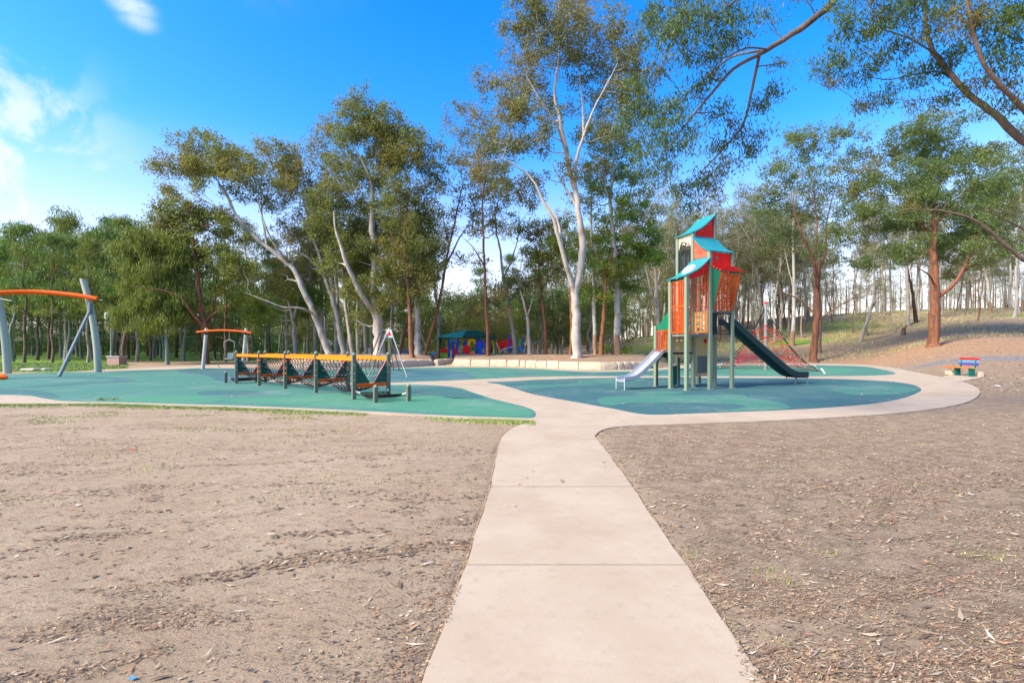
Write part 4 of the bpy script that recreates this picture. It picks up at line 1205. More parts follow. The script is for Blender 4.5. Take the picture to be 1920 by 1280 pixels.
for (px, py, w, h, lb) in ((58, 694.5, .9, .14, 'flat pale drain cover lying in the bright lawn'), (85, 693.8, .5, .12, 'small white and blue heap of litter on the lawn edge')):
    x, y = g(px, py); mb = MB(); mb.bev((x, y, h/2), w/2, .3, h/2, .04); tag(mb.build('drain_cover' if w > .6 else 'rubbish_bag', M['white'] if w < .6 else M['kerb'], None), lb, 'drain cover' if w > .6 else 'litter')
# cream service box
D = 52.; x = (691-960)/FOC*D; z0 = H1(x, D); bx = thing('service_box', 'small cream service cabinet on the grass between white gum trunks', 'cabinet', (x, D, z0))
mb = MB(); mb.bev((x, D, z0+.42), .36, .25, .44, .02); mb.build('cabinet_body', M['cream'], bx)
mb = MB(); mb.bev((x, D-.262, z0+.42), .29, .008, .36, .003); mb.build('cabinet_door', M['white'], bx)
# blue corrugated round wall
tk = thing('blue_round_wall', 'low round blue corrugated wall with a pink rim behind the brown-trunked trees', 'garden wall', ((752-960)/FOC*56, 57, H1(-12.9, 57)))
V = []; F = []; cxx, cyy = (752-960)/FOC*56, 57.2; z0 = H1(cxx, cyy)-.1; n = 72
for k in range(n):
    a = k/n*2*math.pi; r_ = 1.12+.03*(1 if k % 3 == 0 else 0)
    for z in (z0, z0+1.0): V.append((cxx+r_*math.cos(a), cyy+r_*.9*math.sin(a), z))
for k in range(n): j = (k+1) % n; F.append((2*k, 2*j, 2*j+1, 2*k+1))
F.append(tuple(2*k+1 for k in range(n)))
obj('corrugated_sheet', new_mesh('corrugated_sheet', V, F), M['fence_blue'], tk)
mb = MB(); mb.tube([(cxx+1.15*math.cos(a), cyy+1.04*math.sin(a), z0+1.02) for a in np.linspace(0, 2*math.pi, 30)], .05, 6, False); mb.build('rim', M['pink'], tk)

# ------------------------------------------------------------------ the small playground under a green roof
D = 47.0; k_ = D/FOC
def kp(px, py, dd=0.): return at(px, py, D+dd)
zg = H1((900-960)*k_, D)
sh = thing('shade_shelter', 'green hipped shelter roof with a turquoise side standing over the small playground', 'shelter', tuple(at(880, 672, D+2)))
rl = [kp(822,632,-1), kp(928,632,-1), kp(928,630,5), kp(824,630,5)]; rt = [kp(872,620,2), kp(893,618.5,2)]
mb = MB(); mb.add([*rl, *rt], [(0,1,5,4),(1,2,5),(2,3,4,5)]); mb.add([p-(0,0,.06) for p in rl], [(0,3,2,1)]); mb.build('roof', M['roof_green'], sh)
mb = MB(); mb.add([rl[0]+(-.3,-.3,-.02), kp(866,632.6,-1.25), rt[0]+(.25,0,.06), rt[0]+(-.1,0,.05), rl[3]+(-.3,0,0)], [(0,1,2,3),(0,3,4)]); mb.build('roof_side', M['roof_aqua'], sh)
for p in rl:
    mb = MB(); mb.bev((p[0]*.985 if p[0] > -5 else p[0]+.1, p[1], (p[2]+zg)/2-.1), .06, .06, (p[2]-zg)/2+.1, .01); mb.build('post', M['roof_green'], sh)
cube_ = thing('play_centre', 'colourful play centre with blue posts, red panels and a yellow hood under the green shelter', 'play centre', tuple(at(870, 672, D)))
def kpost(px, py0, py1, mat='blue', r=.09, dd=0):
    mb = MB(); mb.tube([kp(px, py0, dd), kp(px, py1, dd)], r, 8); mb.build('post', M[mat], cube_, smooth=True)
for (px, a, b_) in ((841.5,673,636),(858.5,674,634),(872,674,637),(893,668,634),(898,668,633),(902,666,636),(911,664,636),(849,672,640)): kpost(px, a, b_)
def kbox(name, px0, py0, px1, py1, mat, dd=0, th=.05):
    a = kp(px0, py0, dd); b_ = kp(px1, py1, dd); mb = MB(); mb.bev(((a[0]+b_[0])/2, D+dd, (a[2]+b_[2])/2), abs(b_[0]-a[0])/2, th, abs(a[2]-b_[2])/2, .015); return mb.build(name, M[mat], cube_)
kbox('name_board', 842.5, 642, 858.5, 635, 'skyblue'); kbox('panel', 824.5, 662, 839, 653.5, 'red'); kbox('panel', 850, 670, 858, 653, 'red'); kbox('panel', 868, 670, 882, 652.5, 'red', .2)
for px in (827, 832, 837):
    mb = MB(); mb.tube([kp(px, 672, -.3), kp(px, 661, -.3)], .1, 10); mb.build('roller', M['lime'], cube_, smooth=True)
    mb = MB(); mb.tube([kp(px, 667.5, -.3), kp(px, 665.5, -.3)], .112, 10); mb.build('roller_band', M['yellow'], cube_, smooth=True)
mb = MB(); mb.tube([kp(859+16*t_, 637-5*math.sin(math.pi*t_), 0) for t_ in np.linspace(0, 1, 7)], .05, 6); mb.build('red_hoop', M['red'], cube_, smooth=True)
mb = MB(); mb.tube([kp(883-6*math.cos(a)+2, 642-9*math.sin(a)+3, -.2) for a in np.linspace(-1.2, math.pi-.2, 10)], .16, 10); mb.build('yellow_hood', M['yellow'], cube_, smooth=True)
kbox('blue_panel', 896, 664, 904, 637, 'blue', -.1, .3); kbox('green_platform', 882, 658, 898, 653, 'green', 0, .4); kbox('panel', 880, 667, 893, 661, 'coral', -.4); kbox('panel', 903, 650, 911, 643, 'skyblue', .2)
disc(kp(876, 655, -.35), (0, 1, 0), .42, .04, 18).build('round_panel', M['red'], cube_)
kbox('base_block', 809, 667, 821, 661, 'skyblue', -.2, .3); kbox('base_block', 816, 668, 823, 663, 'coral', -.5, .2)
for (a, b_) in (((860,640),(850,668)),((876,640),(868,668))):
    mb = MB(); mb.tube([kp(*a), kp(*b_)], .045, 6); mb.build('ladder_rail', M['blue'], cube_, smooth=True)
# ramp with red barrel tube
rp = thing('play_ramp', 'red netted ramp with cream rails and a blue slide, right of the green shelter', 'play ramp', tuple(at(950, 660, D)))
def rpart(name, pts, mat, r):
    mb = MB(); mb.tube([kp(*p) for p in pts], r, 8); mb.build(name, M[mat], rp, smooth=True)
V = [kp(931,644,0), kp(960,636,0), kp(960,650,0), kp(936,658,0)]; mb = MB(); mb.add(V+[v+(0,.06,0) for v in V], [(0,3,2,1),(4,5,6,7),(0,1,5,4),(1,2,6,5),(2,3,7,6),(3,0,4,7)]); mb.build('red_side_panel', M['red'], rp)
rpart('rail', [(929,642),(945,637),(961,634)], 'red', .05); rpart('rail', [(922,640),(931,658)], 'yellow', .05); rpart('rail', [(929,640),(938,658)], 'cream', .05)
rpart('ramp_edge', [(936,659),(948,653),(962,650)], 'white', .08); rpart('ramp_edge', [(937,657),(950,652),(963,649)], 'purple', .06)
for px, py in ((954,627),(979,633)): rpart('post', [(px,py),(px,661)], 'blue', .08)
V = [kp(971,651,-.3), kp(976,651,-.3), kp(983,658.5,-.6), kp(978,658.5,-.6)]; mb = MB(); mb.add(V+[v+(0,.05,-.08) for v in V], [(0,3,2,1),(4,5,6,7),(0,1,5,4),(1,2,6,5),(2,3,7,6),(3,0,4,7)]); mb.build('small_slide', M['skyblue'], rp)
mb = MB(); a = kp(973, 636, .2); b_ = kp(978.5, 650, .2); mb.bev(((a[0]+b_[0])/2, D+.2, (a[2]+b_[2])/2), .14, .04, .36, .02); mb.build('green_panel', M['lime'], rp)

# ------------------------------------------------------------------ trees
def tube_q(P, r, n):
    T, X, Y = frames(P)
    a = np.arange(n)*2*math.pi/n
    V = (P[:, None, :]+r[:, None, None]*(np.cos(a)[None, :, None]*X[:, None, :]+np.sin(a)[None, :, None]*Y[:, None, :])).reshape(-1, 3)
    m_ = len(P); k = np.arange(m_-1)[:, None]*n; i = np.arange(n)[None, :]; j = (i+1) % n
    F = np.stack([k+i, k+j, k+n+j, k+n+i], -1).reshape(-1, 4)
    return V, F
def wood(tubes):
    Vs = []; Fs = []; o_ = 0
    for P, r, n in tubes:
        V, F = tube_q(np.asarray(P, float), np.asarray(r, float), n); Vs.append(V); Fs.append(F+o_); o_ += len(V)
    return new_mesh('wood', np.concatenate(Vs), np.concatenate(Fs), smooth=True)
def leaves_mesh(C, rs, n, L, Wd, droop, rg, flat=.6, warm=None, tint=None, bend=.0):
    """C sub-cluster centres; n leaves in each; leaf = folded diamond"""
    m_ = len(C); tot = m_*n
    ci = np.repeat(np.arange(m_), n)
    pos = C[ci]+np.clip(rg.normal(size=(tot, 3)), -2.2, 2.2)*(.50*rs[ci])[:, None]*np.array((1, 1, flat))
    d = rg.normal(size=(tot, 3)); d /= np.linalg.norm(d, axis=1, keepdims=True)
    d = d*(1-droop)+np.array((0, 0, -1.))*droop; d /= np.linalg.norm(d, axis=1, keepdims=True)
    w = np.cross(d, rg.normal(size=(tot, 3))); w /= np.linalg.norm(w, axis=1, keepdims=True)
    nn = np.cross(d, w)
    l = L*rg.uniform(.6, 1.25, tot)[:, None]; ww = Wd*rg.uniform(.7, 1.2, tot)[:, None]
    V = np.stack([pos-d*l*.5, pos+w*ww*.5-d*l*.08+nn*ww*.12, pos+d*l*.5+nn*l*bend, pos-w*ww*.5-d*l*.08+nn*ww*.12], 1).reshape(-1, 3)
    F = np.arange(tot*4).reshape(-1, 4)
    me = new_mesh('foliage', V, F)
    t_ = (tint[ci] if tint is not None else rg.random(m_)[ci])*.6+rg.random(tot)*.4
    wv = (warm[ci] if warm is not None else np.zeros(tot))*rg.uniform(.3, 1, tot)
    a = me.attributes.new('tint', 'FLOAT', 'POINT'); a.data.foreach_set('value', np.repeat(t_, 4).astype(np.float32))
    a = me.attributes.new('warm', 'FLOAT', 'POINT'); a.data.foreach_set('value', np.repeat(wv, 4).astype(np.float32))
    return me
def smooth_path(P, n, rg, wob=.0):
    C_ = catmull(P, max(2, n), False)
    if wob: 
        k = len(C_); C_[1:-1] += rg.normal(size=(k-2, 3))*wob
    return C_
def grow(trunks, clumps, rg, o):
    """trunks: list of (points, r0, r1); clumps: (centre, radii). returns meshes for trunk, branches, crown"""
    tt = []; nodes = []; nrad = []
    for ti, (P, r0, r1) in enumerate(trunks):
        P = smooth_path(np.asarray(P, float), 4, rg, r0*.10)
        s = np.linspace(0, 1, len(P)); r = (r0*(1-s)+r1*s)*(1+rg.normal(size=len(P))*.04)
        if ti == 0 and o.get('flare', True):
            r[0] *= 1.35; P = np.concatenate([[P[0]-(0, 0, .5)], P]); r = np.concatenate([[r[0]*1.25], r])
        tt.append((P, r, o.get('sides', 10)))
        q = len(P)//5 if ti == 0 and len(trunks) > 1 else 1
        for k in range(max(1, q), len(P)): nodes.append(P[k]); nrad.append(r[k])
        if r1 > .015: 
            e = P[-1]+(P[-1]-P[-2])*.3; 
    nodes = list(nodes); nrad = list(nrad); bt = []
    def attach(c, rmax, n_, wob, rtip, sides, up=.35, minz=-.2):
        A = np.array(nodes); rr_ = np.array(nrad); dv = A-c; dist = np.linalg.norm(dv, axis=1)
        score = dist+1.6*np.maximum(0, dv[:, 2]+.25*dist)+(rr_ < rtip)*3
        k = int(np.argmin(score)); a = A[k]; dd = dist[k]
        if dd < .05: return
        r0 = min(rr_[k]*.62, max(rtip*1.6, rmax*min(1, dd/3)+rtip))
        mid = a*.5+c*.5; mid[2] -= up*.25*dd*(1 if c[2] > a[2] else -.4); mid += rg.normal(size=3)*dd*.07
        t_ = np.linspace(0, 1, n_)[:, None]
        P = (1-t_)**2*a+2*t_*(1-t_)*mid+t_**2*c
        P[1:-1] += rg.normal(size=(n_-2, 3))*wob*dd
        r = r0*(1-t_[:, 0])+rtip*t_[:, 0]
        bt.append((P, r, sides))
        for q in range(1, n_): nodes.append(P[q]); nrad.append(r[q])
    order = sorted(range(len(clumps)), key=lambda i: min(np.linalg.norm(np.array(nodes)-clumps[i][0], axis=1)))
    for i in order: attach(clumps[i][0], o.get('limb', .09), 7, .025, o.get('limb_tip', .028), o.get('bsides', 5))
    sub = []; srad = []; ti_ = []; wa = []
    for (c, rad) in clumps:
        rad = np.asarray(rad, float); vol = rad[0]*rad[2]
        ns_ = max(3, int(o.get('dens', 3.2)*vol**.9)); base_t = rg.random(); base_w = (rg.random() < o.get('warmp', .2))*rg.uniform(.3, .9)
        for k in range(ns_):
            d = rg.normal(size=3); d /= np.linalg.norm(d); q = c+d*rad*(rg.random()**.4)
            sub.append(q); srad.append(o.get('sr', .55)*rg.uniform(.7, 1.3)); ti_.append(np.clip(base_t+rg.normal()*.18, 0, 1)); wa.append(np.clip(base_w+o.get('warmtop', 0)*max(0, (q[2]-c[2])/rad[2]), 0, 1))  # warm sunlight painted into the leaf colour on each clump's upper side
            if o.get('twigs', True) and (k % o.get('tw_each', 1) == 0):
                attach(q, .03, 4, .04, o.get('twig', .012), 3, .2)
    sub = np.array(sub); srad = np.array(srad)
    tm = wood(tt); bm_ = wood(bt)
    lm = leaves_mesh(sub, srad, o.get('n', 40), o.get('L', .26), o.get('W', .085), o.get('droop', .45), rg, o.get('flat', .85), np.array(wa), np.array(ti_))
    return tm, bm_, lm

N_TRI = 0
def place_tree(meshes, mats, name, label, cat, loc, group=None, rz=0., sc=1.0, sz=None):
    e = bpy.data.objects.new(name, None); COL.objects.link(e); e.location = loc; e.rotation_euler = (0, 0, rz); e.scale = (sc, sc, sz or sc)
    e['label'] = label; e['category'] = cat
    if group: e['group'] = group
    for nm, me in zip(('trunk', 'branches', 'crown'), meshes):
        o_ = bpy.data.objects.new(nm, me); COL.objects.link(o_); o_.parent = e
        if nm != 'trunk': o_['kind'] = 'stuff'
    return e
def finish(meshes, mats):
    for me, m_ in zip(meshes, mats): me.materials.append(M[m_])
    return meshes

def hero(name, label, cat, D, trunks, clumps, bark_, leaf_, seed, depth=None, zoff=0., **o):
    """trunks: [([(px,py,dd)...], w0_px, w1_px)...]; clumps [(px,py,rx,ry)] on the photo's scale at distance D"""
    rg = np.random.default_rng(seed); k = D/FOC
    bx, by = trunks[0][0][0][0], D
    x0 = (bx-960)*k; z0 = H1(x0, D); base = np.array((x0, D, z0))
    T = []
    for ti, (pts, w0, w1) in enumerate(trunks):
        P = []
        for q, p in enumerate(pts):
            dd = p[2] if len(p) > 2 else 0.
            w = at(p[0], p[1], D)
            w = np.array((w[0], D+dd, w[2]))
            if ti == 0 and q == 0: w[2] = z0
            P.append(w-base)
        T.append((np.array(P), w0*k/2*.80, w1*k/2*(.6 if ti == 0 else .32)))
    C = []
    cx_ = np.mean([c[0] for c in clumps]); spread = (max(c[0]+c[2] for c in clumps)-min(c[0]-c[2] for c in clumps))*k/2
    if o.get('fill', .7):
        ex_ = []
        for c in list(clumps)*2:
            if rg.random() < o.get('fill', .7):
                a = rg.uniform(0, 6.28); ex_.append((c[0]+c[2]*1.1*math.cos(a), c[1]+abs(c[3] if len(c) > 3 else c[2]*.7)*1.2*math.sin(a), c[2]*.7, (c[3] if len(c) > 3 else c[2]*.7)*.7))
        clumps = list(clumps)+ex_
    for c in clumps:
        rx, ry = c[2]*k*o.get('fat', 1.45), (c[3] if len(c) > 3 else c[2]*.7)*k*o.get('fat', 1.4)
        dz = rg.uniform(-.42, 1)*(depth if depth is not None else .55)*spread*math.sqrt(max(.1, 1-min(1, abs((c[0]-cx_)*k/max(spread, .1)))**2))
        if len(c) > 4: dz = c[4]
        w = at(c[0], c[1], D); C.append((np.array((w[0], D+dz, w[2]))-base, (rx, (rx+ry)/2, ry)))
    o['n'] = int(o.get('n', 40)*1.05); o['dens'] = o.get('dens', 3)*2.9; o['W'] = o.get('W', .085)*1.15; o['limb'] = o.get('limb', .09)*.75; o['sr'] = o.get('sr', .55)*.95; o['tw_each'] = 1
    ms = finish(grow(T, C, rg, o), (bark_, o.get('bbark', bark_), leaf_))
    return place_tree(ms, None, name, label, cat, tuple(base), o.get('group'))

# --- the tall white gum in the middle
hero('gum_tree', 'tallest white-barked gum on the mound, its smooth trunk forking low above the stone wall', 'tree', 37.5,
 [([(1082,671),(1080,630),(1081,590),(1078,550),(1088,500),(1092,450),(1084,395),(1080,350,.5),(1068,310,.5),(1062,270,.3),(1050,225),(1040,180),(1045,130),(1050,80)], 23, 4),
  ([(1078,552),(1062,505,-.5),(1048,460,-1),(1035,420,-1.3),(1015,385,-1.4),(998,350,-1.5),(975,330,-1.6),(940,312,-1.8)], 13, 4),
  ([(1050,465,-1),(1046,420,-.5),(1030,390,0),(1010,360,.5)], 7, 3),
  ([(1080,352,.4),(1078,310,-.6),(1092,262,-1.),(1108,220,-1.4),(1130,180,-1.6),(1150,140,-1.6)], 9, 3),
  ([(1086,395),(1065,345,1.2),(1050,315,1.6),(1040,290,2)], 7, 3),
  ([(1064,290,.3),(1040,240,-.8),(1010,200,-1.2),(985,160,-1.4)], 6, 2.5),
  ([(1090,268,-1),(1095,210,.6),(1092,150,.9),(1085,90,1)], 6, 2.5)],
 [(1045,30,50,28),(1100,40,45,30),(990,60,38,26),(1140,85,36,26),(960,110,34,26),(1030,95,42,26),(1090,105,36,22),(1175,120,24,26),(985,165,34,22),(940,160,26,24),(1050,160,30,18),(1130,165,30,22),(1010,215,28,18),(955,225,30,20),
  (1165,180,22,20),(1110,225,22,16),(925,270,26,20),(980,275,26,16),(1150,235,22,18),(900,310,24,22),(950,325,26,16),(1015,320,22,14),(1060,330,18,14),(1120,300,18,16),(1025,260,18,14),(1050,-20,50,25),(1000,10,40,20)],
 'bark_white', 'leaf_gum', 11, dens=3.0, n=44, sr=.62, warmp=.45, warmtop=.35, limb=.11, L=.25, W=.09, tw_each=1)
# --- leaning gum with the wide flat crown
hero('gum_tree', 'pale gum leaning far left over the lawn with a wide flat-topped crown', 'tree', 44,
 [([(618,667),(605,630),(590,590),(572,550),(550,505),(520,478),(490,455),(465,430),(440,400),(425,370),(410,345)], 17, 4),
  ([(470,437),(445,410,-1),(420,395,-1.5),(385,375,-2),(350,350,-2)], 6, 2.5),
  ([(500,462),(485,425,1),(475,390,1.5),(468,350,2),(470,310,2)], 6, 2.5),
  ([(545,500),(520,455,-1),(505,420,-1),(495,380,-1),(500,340,-1)], 6, 2.5),
  ([(440,402),(415,360,1),(390,325,1),(370,295,1)], 5, 2),
  ([(590,590,0),(575,580,-1),(545,578,-1.5),(520,568,-2),(500,560,-2),(480,552,-2)], 6, 2)],
 [(365,262,34,14),(335,285,30,16),(400,282,34,16),(310,315,22,18),(345,320,34,16),(390,320,30,16),(425,285,28,16),(300,345,18,10),(440,315,30,18),(478,288,28,18),(470,335,30,18),(510,300,26,20),(520,330,26,18),(535,300,22,18),(500,362,24,14),(360,395,28,14),(320,400,24,14),(390,395,26,12),(345,425,26,12),(415,345,20,10),(545,350,20,16),(470,510,26,12),(500,535,20,10)],
 'bark_cool', 'leaf_olive', 12, dens=3.6, n=48, sr=.62, warmp=.5, warmtop=.5, limb=.09, L=.26, W=.085, depth=.7)
hero('gum_tree', 'pale slender gum right behind the wide leaning gum, twin trunks close together', 'tree', 46,
 [([(646,667),(637,620),(627,570),(610,520),(600,480),(585,440),(575,400),(565,360)], 14, 4),
  ([(634,600),(625,540,1),(622,490,1),(618,440,1.5),(620,380,1.5),(615,330,1.5)], 9, 3),
  ([(612,525),(590,490,-1),(560,470,-1.5),(535,440,-2)], 6, 2)],
 [(570,300,30,20),(600,290,30,18),(625,310,26,20),(550,330,24,18),(585,345,28,18),(560,380,26,18),(600,375,26,16),(630,345,22,16),(605,240,16,20),(612,265,20,16),(545,420,22,14),(540,460,24,14),(570,440,24,14),(600,430,20,14),(560,490,20,10),(640,300,22,20)],
 'bark_cool', 'leaf_gum', 13, dens=2.3, n=34, sr=.6, warmp=.5, warmtop=.4, limb=.08, depth=.7)
hero('gum_tree', 'massive white gum behind the metal swing set with a dense rounded crown high up', 'tree', 43,
 [([(712,668),(710,630),(708,595),(700,560),(702,510),(700,460),(697,410),(698,370),(697,345)], 27, 9),
  ([(697,347),(690,322,-.5),(680,300,-1),(665,282,-1.5)], 8, 3), ([(697,347),(706,325,.5),(714,305,1),(720,280,1)], 7, 3),
  ([(706,592),(690,560,-1.5),(675,525,-2),(660,480,-2.5),(648,440,-2.5),(645,410,-2.5)], 15, 5),
  ([(708,600),(688,570,1),(672,555,1.5),(655,530,2)], 9, 4)],
 [(692,215,30,22),(665,235,26,22),(720,230,30,22),(745,250,22,20),(690,255,34,22),(725,270,30,18),(655,265,24,18),(690,290,30,16),(745,285,24,18),(720,310,26,16),(660,310,26,16),(690,340,24,12),(640,350,26,18),(615,365,24,20),(650,385,28,20),(620,405,28,20),(655,425,26,18),(625,445,28,20),(670,460,24,18),(640,480,28,18),(665,505,24,16),(620,490,22,16),(690,420,18,14),(690,480,22,16),(655,540,24,14),(690,535,24,18),(680,585,18,14),(700,565,20,16),(720,390,18,14),(730,440,22,16)],
 'bark_white', 'leaf_olive', 14, dens=3.8, n=50, sr=.62, warmp=.15, warmtop=.15, limb=.1, depth=.6)
hero('gum_tree', 'thin straight white gum in front of the wide-crowned gums, beside the twin trunks', 'tree', 45,
 [([(660,667),(656,630),(650,590),(645,540),(643,500),(646,470)], 10, 6)], [(640,455,20,14),(655,470,18,12),(648,435,18,12)], 'bark_white', 'leaf_olive', 15, dens=2.2, n=40)
hero('gum_tree', 'slim pale gum with a small low fork just left of the massive white gum', 'tree', 46,
 [([(672,668),(670,630),(669,590),(672,550),(670,510)], 8, 5), ([(670,620),(676,600),(684,580)], 4, 2)], [(676,500,18,14),(662,490,16,12),(684,560,12,10)], 'bark_cool', 'leaf_olive', 16, dens=2.2, n=40)
hero('gum_tree', 'pale straight trunk standing between the leaning gum and the thin white gum', 'tree', 50,
 [([(631,664),(630,620),(628,560),(622,510),(618,470)], 11, 6)], [(622,450,20,14),(600,465,20,12),(640,430,18,14)], 'bark_cool', 'leaf_gum', 17, dens=2, n=36)
hero('gum_tree', 'old grey-green gum with peeling trunk behind the middle of the rope bridge', 'tree', 50,
 [([(556,664),(552,630),(548,590),(540,560)], 12, 7), ([(549,600),(556,575),(560,555)], 7, 4), ([(541,562),(520,545,-1),(500,535,-1)], 5, 2)], [(500,590,26,16),(520,560,26,16),(545,540,26,16),(480,610,20,12),(570,560,22,16),(590,545,22,16),(475,575,20,14)], 'bark_cool', 'leaf_green', 18, dens=3.4, n=44)
for (px, D_, tp, lab, bk, sd_) in [(590, 51, 430, 'slender pale gum rising behind the fork of the leaning gum trunk', 'bark_cool', 121), (604, 55, 420, 'slim white gum farther back between the leaning gum and the twin trunks', 'bark_white', 122), (686, 50, 430, 'narrow pale gum in the gap left of the massive white gum', 'bark_white', 123),
      (733, 49, 400, 'slim grey-white gum close right of the massive white gum', 'bark_cool', 124), (697, 56, 380, 'thin white gum directly behind the massive white gum base', 'bark_white', 125), (538, 53, 470, 'crooked pale gum left of the old grey-green gum behind the rope bridge', 'bark_cool', 126), (822, 52, 420, 'thin pale gum behind the left eave of the green shelter', 'bark_cool', 127)]:
    r_ = random.Random(sd_); x1_ = px+r_.uniform(-14, 10)
    hero('gum_tree', lab, 'tree', D_, [([(px, 664), (px+r_.uniform(-3, 3), 610), (px+(x1_-px)*.5, 540), (x1_, tp+40), (x1_+r_.uniform(-6, 6), tp)], 9, 4), ([(px+(x1_-px)*.5, 540), (x1_-10, 500, .8), (x1_-20, tp+20, 1.2)], 5, 2)],
         [(x1_+r_.uniform(-24, 24), tp+r_.uniform(-30, 90), r_.uniform(18, 26), r_.uniform(12, 17)) for _ in range(8)], bk, 'leaf_gum', sd_, dens=2.2, n=34, warmp=.3)
# --- red brown trees
hero('red_gum_tree', 'red-brown straight tree with spreading roots beside the grey fissured trunk', 'tree', 41,
 [([(773,667),(770,640),(769,600),(767,560),(765,520),(760,480),(758,440),(762,400),(765,360)], 12, 4),
  ([(766,530),(780,490,1),(790,450,1),(800,410,1.5)], 5, 2), ([(762,490),(745,460,-1),(735,430,-1)], 4, 2)],
 [(755,270,24,20),(790,265,22,18),(775,300,28,18),(800,310,20,16),(765,335,28,18),(800,345,22,16),(745,360,20,16),(785,375,26,18),(760,400,26,16),(800,400,20,16),(745,430,22,16),(785,425,24,16),(765,455,28,16),(800,460,20,16),(740,480,24,16),(775,495,30,16),(810,500,16,14),(745,520,24,16),(780,530,28,16),(735,560,20,14),(765,560,24,12),(720,520,20,14),(800,540,16,12)],
 'bark_red', 'leaf_olive', 19, dens=3.1, n=40, sr=.58, warmp=.35, warmtop=.3, limb=.07)
hero('grey_gum_tree', 'stout grey tree with deeply fissured bark standing right of the red-brown straight trunk', 'tree', 44,
 [([(785,662),(784,630),(783,600),(782,575),(778,540),(776,500)], 17, 12)], [(770,470,26,16),(795,480,24,16),(780,445,24,16),(800,520,18,14),(760,500,20,14)], 'bark_fissured', 'leaf_green', 20, dens=3., n=40)
hero('red_gum_tree', 'short red-brown trunk leaning right beside the blue round wall', 'tree', 47,
 [([(749,659),(755,635),(762,610),(770,585),(778,560)], 8, 5)], [(780,545,20,14),(765,555,18,12)], 'bark_red', 'leaf_green', 21, dens=3., n=40)
hero('red_gum_tree', 'slender dark red tree leaning right in two stems left of the green shelter', 'tree', 44,
 [([(797,663),(806,630),(818,590),(828,545),(835,500),(842,460),(852,420),(860,380),(868,345)], 9, 3),
  ([(835,500),(848,465,1),(860,440,1),(878,410,1.5),(890,380,2)], 5, 2), ([(842,455),(835,420,-1),(832,390,-1)], 4, 1.5)],
 [(870,200,20,18),(850,230,20,16),(885,240,20,16),(862,265,24,16),(840,290,18,14),(890,290,20,16),(865,315,22,14),(840,345,18,14),(885,345,20,14),(860,375,20,12),(835,400,18,12),(880,400,18,14),(850,435,16,10),(900,420,16,12),(905,210,20,16),(905,260,18,14)],
 'bark_red', 'leaf_gum', 22, dens=1.9, n=26, sr=.55, warmp=.4, limb=.06, depth=.6)
hero('red_gum_tree', 'straight thin red-brown tree rising in front of the green shelter roof', 'tree', 43,
 [([(915,661),(914,620),(911,570),(909,520),(907,470),(905,420),(905,370),(910,330),(912,300)], 9, 3), ([(908,500),(890,470,-1),(870,450,-1)], 4, 1.5), ([(906,430),(925,400,1),(935,360,1)], 4, 1.5)],
 [(915,240,24,18),(935,260,22,16),(905,280,24,16),(940,300,20,14),(890,310,20,14),(915,325,22,14),(930,355,20,14),(890,360,18,12),(910,385,20,12),(880,490,26,9),(905,480,20,8),(935,420,18,12),(895,430,16,10),(880,560,20,12),(930,555,22,12),(905,590,22,10),(940,585,18,10)],
 'bark_red', 'leaf_gum', 23, dens=2.2, n=28, sr=.55, warmp=.6, limb=.05)
hero('gum_tree', 'pale gum with a mottled trunk standing just behind the red netted ramp', 'tree', 46,
 [([(967,660),(963,630),(957,590),(950,550),(942,510),(938,470),(930,430),(928,390)], 10, 4), ([(945,520),(960,480,1),(972,440,1),(975,400,1)], 5, 2)],
 [(925,360,24,16),(950,345,24,14),(975,375,24,14),(945,390,24,14),(920,410,20,12),(960,420,22,12),(985,440,20,12),(940,560,24,14),(965,545,22,12),(985,520,20,12),(930,530,18,12)],
 'bark_cool', 'leaf_gum', 24, dens=2.2, n=34, sr=.58, warmp=.3)
hero('gum_tree', 'small white forked gum on the mound left of the tallest gum', 'tree', 45,
 [([(993,657),(991,630),(989,600),(988,590)], 9, 7), ([(988,592),(982,570,-.5),(978,555,-.5),(975,545,-.5)], 6, 3), ([(989,592),(995,575,.5),(998,560,.5)], 5, 3)],
 [(975,525,20,12),(1000,540,18,12),(990,510,20,12)], 'bark_white', 'leaf_gum', 25, dens=2, n=34)
hero('red_gum_tree', 'orange-brown trunk on the mound between the small forked gum and the tallest gum', 'tree', 46,
 [([(1023,656),(1022,620),(1018,580),(1014,540),(1010,500),(1005,460)], 9, 4), ([(1015,545),(1030,520),(1045,500)], 4, 2)],
 [(1010,470,28,16),(990,490,24,14),(1035,480,24,14),(1020,440,24,14),(1000,430,22,14),(1050,500,20,12),(1030,525,22,12),(985,530,20,12),(1040,420,20,12)], 'bark_red', 'leaf_olive', 26, dens=2.6, n=38, warmp=.5)
hero('red_gum_tree', 'bright red-brown trunk partly hidden behind the tallest white gum', 'tree', 45,
 [([(1070,656),(1072,610),(1070,560),(1068,520),(1062,480)], 9, 5)], [(1060,460,24,16),(1045,450,22,14),(1075,440,20,16),(1065,420,22,14)], 'bark_red', 'leaf_green', 27, dens=2.6, n=38)
